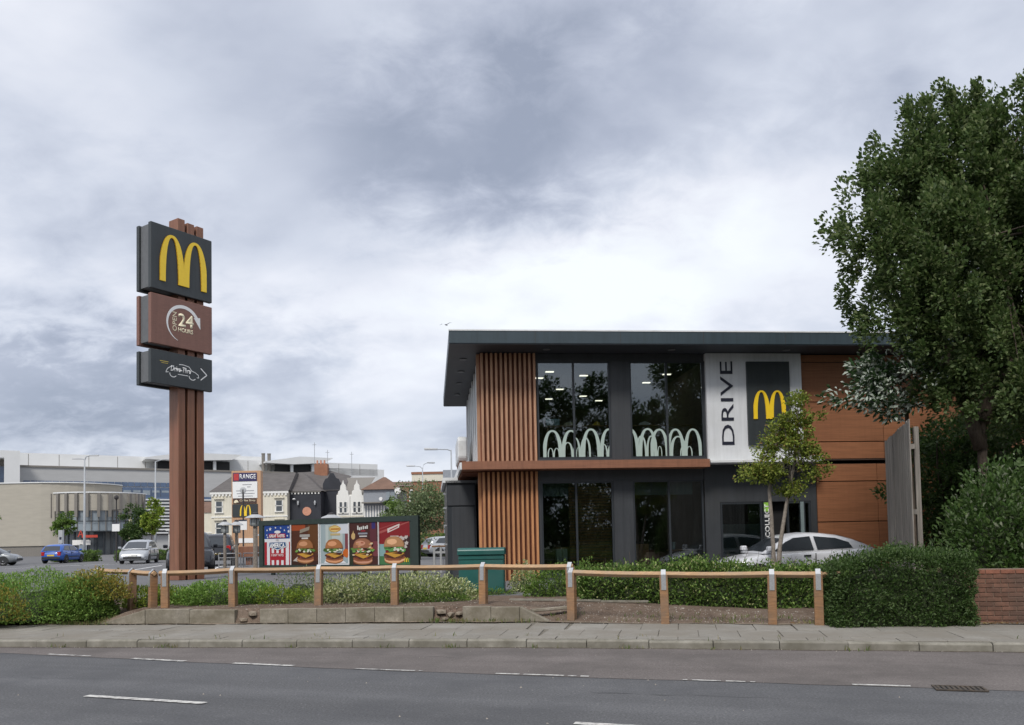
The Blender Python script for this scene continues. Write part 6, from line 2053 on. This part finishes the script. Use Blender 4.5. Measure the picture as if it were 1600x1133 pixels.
# dark evergreens behind, closing the corner
for (lab, x, y, h, r) in (('tall dark evergreen filling the gap beside the restaurant end', 14.2, 23.2, 8.6, 2.7), ('dark evergreen mass behind the big tree trunk', 12.6, 20.5, 5.2, 2.3), ('dark evergreen behind the laurel at the picture edge', 15.2, 19.5, 6.0, 2.6), ('dark evergreen close behind the board fence', 10.9, 20.2, 4.4, 1.5)):
    tree('evergreen', lab, 'tree', (x, y, .5), (x, y, h * .7), .14, [(x, y, h * .55, r, r, h * .5), (x + .6, y - .4, h * .35, r * .9, r * .8, h * .35)], 190, 90, .42, .11, G['hedge_dark'], m='leaf_dark', nlimb=8, shell=.5, group='evergreens behind the fence')
# ---- young twin-stemmed tree before the restaurant
tree('young_tree', 'young twin-stemmed yellow-green tree in front of the white sign wall', 'tree', (5.86, 18.2, .25), (6.1, 18.2, 3.6), .055,
     [(6.45, 18.2, 4.15, .52, .5, .58), (6.15, 18.2, 3.75, .72, .6, .45), (6.5, 18.2, 3.5, .6, .6, .4), (5.45, 18.2, 2.95, .42, .45, .22), (6.0, 18.2, 3.05, .7, .5, .3), (6.95, 18.2, 2.95, .45, .45, .2), (6.6, 18.2, 4.6, .25, .25, .3), (5.7, 18.1, 3.3, .35, .4, .25), (6.35, 18.2, 2.65, .4, .4, .25)],
     125, 72, .22, .07, ((.17, .22, .035, 3), (.23, .28, .05, 3), (.31, .33, .07, 1.2), (.10, .15, .028, 1.5), (.24, .16, .05, .4)), barkm='bark_pale', wind=(-.1, 0, .1), nlimb=12, shell=.6, aspect=.6,
     stems=[[(5.84, 18.2, .2), (5.84, 18.2, 1.35), (5.80, 18.2, 2.6), (5.95, 18.2, 3.5), (6.2, 18.2, 4.3)], [(5.9, 18.2, .3), (5.98, 18.2, 1.3), (6.15, 18.2, 2.2), (6.4, 18.2, 3.3), (6.5, 18.2, 4.4)]])
# ---- hedges
hedge('clipped dark green hedge beside the brick wall at the pavement edge', 'hedge', (5.12, 13.36, 0), (7.25, 13.12, 0), .95, .11, 1.28, 24000, .05, 'hedge_dark', m='leaf_dark', wob=.15, tips=.12, zfun=lambda f: -.22 * (1 - sstep(0, .3, f)) - .10 * sstep(.8, 1, f) + .035 * math.sin(f * 13 + 1))
hedge('long loose green hedge with pale tips between rail and restaurant', 'hedge', (1.35, 16.6, 0), (6.6, 16.0, 0), .95, .16, 1.04, 21000, .065, 'hedge', wob=.10, tips=.16, zfun=lambda f: -.14 * (1 - sstep(.05, .35, f)) + .06 * math.sin(f * 17) - .15 * sstep(.55, .85, f))
tree_l = shrub('tall glossy laurel above the brick wall at the picture edge', 'laurel', 9.2, 14.9, .85, [(0, 0, .3, 1.15, 1.0, 1.65), (-.35, -.1, .5, .8, .8, 1.35), (1.3, .1, .3, 1.4, 1.0, 1.8), (-.5, -.2, .1, .8, .8, 1.3), (2.9, .1, .3, 1.4, 1.0, 1.8), (.3, -.8, -.1, 1.2, .6, .8), (1.8, -.9, -.1, 1.4, .6, .9)], 20000, .105, 'laurel', m='leaf_dark', aspect=.45, rough_=.12)
# ---- bank of shrubs at the far left
shrub('broad light green spreading shrub bank at the left edge', 'spreading_shrub', -9.7, 16.3, .2, [(0, .1, .1, 1.5, 1.1, .84), (-1.8, .1, .1, 1.6, 1.2, .92), (.8, .35, .1, .6, .7, .74), (-3.8, 0, .1, 1.7, 1.2, .9), (-1.3, -.45, -.05, 1.2, .6, .6)], 52000, .05, 'bank', aspect=.42, rough_=.08)
shrub('dark green shrub at the right end of the left bank', 'shrub', -8.45, 16.4, .25, [(0, 0, 0, .42, .5, .72), (-.5, -.15, 0, .5, .4, .6)], 8000, .055, 'mid', rough_=.1)
shrub('golden brown shrub patch topping the left bank', 'golden_shrub', -8.5, 16.5, .6, [(0, 0, 0, .6, .45, .56), (.35, -.05, -.1, .4, .4, .5)], 4000, .05, 'gold', rough_=.12)
shrub('golden yellow shrub low in front of the left bank', 'golden_shrub', -10.0, 15.45, .3, [(0, 0, 0, .75, .35, .66), (-.6, .05, 0, .6, .3, .55)], 4200, .05, 'gold', rough_=.14)
# ---- low planting behind the rail, left to right
shrub('yellow-green low shrub under the short rail end', 'low_shrub', -7.75, 17.3, .36, [(0, 0, 0, .55, .4, .42), (.5, .1, 0, .4, .35, .36)], 5000, .05, 'fresh', rough_=.12)
shrub('bright green low shrub at the foot of the pylon post', 'low_shrub', -6.2, 17.1, .36, [(0, 0, 0, .7, .45, .5), (.7, .1, 0, .6, .4, .46), (-.55, .1, 0, .45, .4, .42)], 10000, .05, 'bank', rough_=.12)
shrub('small yellow-green shrub right of the third rail post', 'low_shrub', -4.95, 17.0, .36, [(0, 0, 0, .5, .35, .36), (.45, .05, 0, .35, .3, .3)], 2400, .048, 'fresh', rough_=.12)
shrub('thin grey-leaved shrub left of the pale variegated one', 'low_shrub', -4.75, 18.0, .36, [(0, 0, .1, .65, .4, .5), (.5, 0, .12, .4, .4, .42)], 1500, .05, 'grey', rough_=.2, sprigs=.3)
shrub('pale variegated shrub behind the middle wall run', 'variegated_shrub', -2.75, 17.0, .34, [(0, 0, 0, .75, .5, .60), (-.75, .05, 0, .6, .45, .52), (.8, .0, 0, .75, .5, .58), (1.45, 0, 0, .5, .42, .50), (-1.2, 0, 0, .35, .4, .4)], 15000, .058, 'varieg', aspect=.4, rough_=.13, sprigs=.2)
shrub('small dark shrub at the foot of the variegated one', 'low_shrub', -2.1, 16.5, .36, [(0, 0, 0, .4, .3, .22), (-.6, 0, 0, .3, .25, .2), (.7, .1, 0, .5, .3, .2)], 2200, .045, 'mid', rough_=.12)
shrub('yellowish shrub against the right side of the green cabinet', 'low_shrub', .25, 18.8, .36, [(0, 0, 0, .32, .3, .62)], 1800, .055, 'varieg', rough_=.14, sprigs=.2)
shrub('weedy green shrub between cabinet and double post', 'low_shrub', 1.0, 17.6, .33, [(0, 0, 0, .6, .5, .66), (-.45, -.1, 0, .35, .35, .5), (.5, -.1, 0, .5, .4, .72)], 4600, .06, 'mid', rough_=.16, sprigs=.25)
shrub('low grassy weeds at the cabinet foot', 'low_shrub', -.45, 18.2, .36, [(0, 0, 0, .5, .2, .16), (-.5, 0, 0, .3, .2, .14)], 900, .05, 'mid', rough_=.2)
# ---- car park planting
for (lab, x0, x1, y, h) in (('low dark hedge left of the blue car', -37.2, -33.6, 66, .85), ('low hedge between the blue and silver cars', -32.2, -26.6, 66, .8), ('low hedge behind the silver people carrier', -25.3, -22.0, 63, .75)):
    hedge(lab, 'hedge', (x0, y, 0), (x1, y - .6, 0), 1.2, .4, .4 + h, 2600, .14, 'far', wob=.16)
hedge('green hedge beyond the hoarding, left of the entrance block', 'hedge', (-7.2, 60, 0), (-4.0, 60, 0), 1.4, .4, 2.0, 2600, .16, 'far', wob=.2)


def far_tree(lab, x, y, z0, z1, r, pal='far', n=60, size=.17, trunk=.06, name='car_park_tree', zb=None, m='leaf', wind=(0, 0, 0)):
    c = (z0 + z1) / 2; hr = (z1 - z0) / 2
    return tree(name, lab, 'tree', (x, y, .4), (x, y, c), trunk, [(x, y, c, r * .8, r * .8, hr), (x - r * .3, y, c - hr * .4, r * .75, r * .6, hr * .5), (x + r * .35, y, c + hr * .1, r * .6, r * .6, hr * .55)], n, 60, r * .28, size, G[pal], nlimb=8, shell=.5, m=m, group='car park trees', wind=wind)


far_tree('green tree branch mass cut by the left picture edge', -38.3, 58, 2.2, 5.4, 1.5, 'mid', 60, .2)
far_tree('small round tree before the finned drum', -41.5, 75, 2.6, 5.0, 1.25, 'mid', 46, .18)
far_tree('dark bushy tree right of the finned drum', -44.2, 95, 1.0, 6.8, 2.2, 'dark', 90, .24)
far_tree('slim light green tree beside the dark bushy tree', -34.3, 77, 2.0, 6.4, 1.15, 'fresh', 70, .2)
far_tree('loose grey-green tree right of the poster hoarding', -5.75, 50, 1.7, 5.3, 2.15, 'grey', 150, .15, wind=(-.2, 0, .2))
far_tree('smaller loose tree partly behind the poster hoarding', -8.0, 56, 1.9, 4.6, 1.3, 'far', 60, .16)
far_tree('dark narrow conifer by the satellite dish', -12.3, 80, 2.0, 6.3, .75, 'dark', 40, .2)
shrub('small rounded shrub right of the rust planter', 'shrub', -14.2, 47, .4, [(0, 0, 0, .4, .4, .7)], 700, .1, 'far')

# ---- trees across the road behind the camera, seen only as reflections in the glass
lob = []
for k in range(15):
    x = -26 + k * 4.2 + random.uniform(-1, 1)
    hh = random.uniform(11.0, 13.5) + (2.0 if x > 3 else 0)
    lob += [(x, -15 + random.uniform(-1.5, 1.5), hh * .5, 3.4, 2.4, hh * .5)]
for k in range(18): lob.append((-28 + k * 3.6, -13.0, 1.6, 2.6, 1.2, 2.2))
cent, dirs = crown(lob, 2600, shell=.4)
P_, A_ = clumps(cent, dirs, 90, .85)
tb = leaf_object('tree_belt', P_, A_, .3, G['dark'], 'leaf', None)
tag(tb, 'belt of dark trees across the road, reflected in the restaurant windows', 'trees', kind='stuff')

# ---- weeds and grass
def blades(name, label, spots, h, pal, spread=.05):
    vs = []; fs = []; cs = []
    for (x, y, z, k) in spots:
        for _ in range(k):
            bx_, by_ = x + random.gauss(0, spread), y + random.gauss(0, spread)
            a = random.uniform(0, 6.3); l = h * random.uniform(.4, 1.2); w = .004 + .004 * random.random()
            lean = random.uniform(.1, .7) * l
            n0 = len(vs)
            dx, dy = math.cos(a), math.sin(a)
            vs += [(bx_ - dy * w, by_ + dx * w, z - .01), (bx_ + dy * w, by_ - dx * w, z - .01), (bx_ + dx * lean * .4 + dy * w * .7, by_ + dy * lean * .4 - dx * w * .7, z + l * .6), (bx_ + dx * lean, by_ + dy * lean, z + l)]
            fs += [(n0, n0 + 1, n0 + 2), (n0, n0 + 2, n0 + 3)]
            c = random.choice(pal); j = random.uniform(.8, 1.2)
            cs += [(c[0] * j, c[1] * j, c[2] * j, 1)] * 4
    me = bpy.data.meshes.new(name)
    me.from_pydata(vs, [], fs)
    a = me.color_attributes.new('col', 'FLOAT_COLOR', 'POINT')
    a.data.foreach_set('color', np.array(cs, np.float32).ravel())
    me.materials.append(MATS['leaf'])
    return tag(place(name, me), label, 'grass', kind='stuff')


sp = []
for x in (-8.6, -8.3, -1.5, -1.35, -1.2, -1.05, -.9, -.75, -.5, -.2, .1):
    for _ in range(6): sp.append((x + random.gauss(0, .08), back_y(x) - .05 + random.gauss(0, .03), .125, 7))
for _ in range(170):
    x = random.uniform(-10.5, -7.9); y = back_y(x) + random.uniform(-.15, .6)
    sp.append((x, y, bed_z(x, y), 14))
for _ in range(60):
    x = random.choice((1.0, 2.2, 3.1, 3.9, 4.6)) + random.gauss(0, .25); y = back_y(x) + random.uniform(0, .9)
    sp.append((x, y, bed_z(x, y), 5))
for _ in range(36):
    x = random.choice((-5.6, -3.4, -2.0, -.9, .6, 1.6, 3.1, 4.7, -7.4)) + random.gauss(0, .12)
    sp.append((x, kerb_y(x) - .02, .0, 6))
for _ in range(26):
    x = random.uniform(-8, 7); sp.append((x, kerb_y(x) + random.choice((.135, .435)), .115, 3))
for _ in range(40):
    x = random.uniform(4.8, 7.3); sp.append((x, back_y(x) - random.uniform(0, .1), .125, 4))
blades('grass', 'tufts of weeds and grass along the wall foot, bed and kerb', sp, .075, [(.13, .18, .05), (.10, .16, .04), (.2, .2, .08), (.26, .22, .1)])
# dead leaves under the clipped hedge
vs = []; fs = []; cs = []
for _ in range(300):
    x = random.uniform(4.6, 8.4); y = back_y(x) + random.gauss(.02, .07); n0 = len(vs); a = random.uniform(0, 6.3); s = random.uniform(.015, .035)
    for k in range(4):
        vs.append((x + s * math.cos(a + k * 1.57) * (1 if k % 2 else .5), y + s * math.sin(a + k * 1.57) * (1 if k % 2 else .5), .132 + random.uniform(0, .015)))
    fs.append((n0, n0 + 1, n0 + 2, n0 + 3)); c = random.choice([(.3, .19, .07), (.22, .12, .05), (.38, .3, .15)]); cs += [(*c, 1)] * 4
me = bpy.data.meshes.new('fallen_leaves'); me.from_pydata(vs, [], fs)
a = me.color_attributes.new('col', 'FLOAT_COLOR', 'POINT'); a.data.foreach_set('color', np.array(cs, np.float32).ravel()); me.materials.append(MATS['leaf'])
tag(place('fallen_leaves', me), 'brown fallen leaves along the foot of the clipped hedge', 'leaves', kind='stuff')

# bare twigs poking from the hedges
def twig_set(parent, spots, m='bark'):
    mb = MB()
    for (x, y, z, dx, dy, dz) in spots:
        mb.tube([(x, y, z), (x + dx * .5 + random.uniform(-.02, .02), y + dy * .5, z + dz * .55), (x + dx, y + dy, z + dz)], [.005, .004, .002], 4)
    return mb


for o_ in [o for o in bpy.data.objects if o.name.startswith('hedge') and o.parent is None and o.location.y < 20]:
    spots = []
    L_ = 2.1 if o_.location.x > 4 else 5.0
    for _ in range(22 if L_ < 3 else 40):
        spots.append((random.uniform(.1, L_), random.uniform(-.4, .1), random.uniform(.55, .85), random.uniform(-.15, .15), random.uniform(-.15, .05), random.uniform(.15, .38)))
    twig_set(o_, spots).obj('twigs', 'bark', o_)
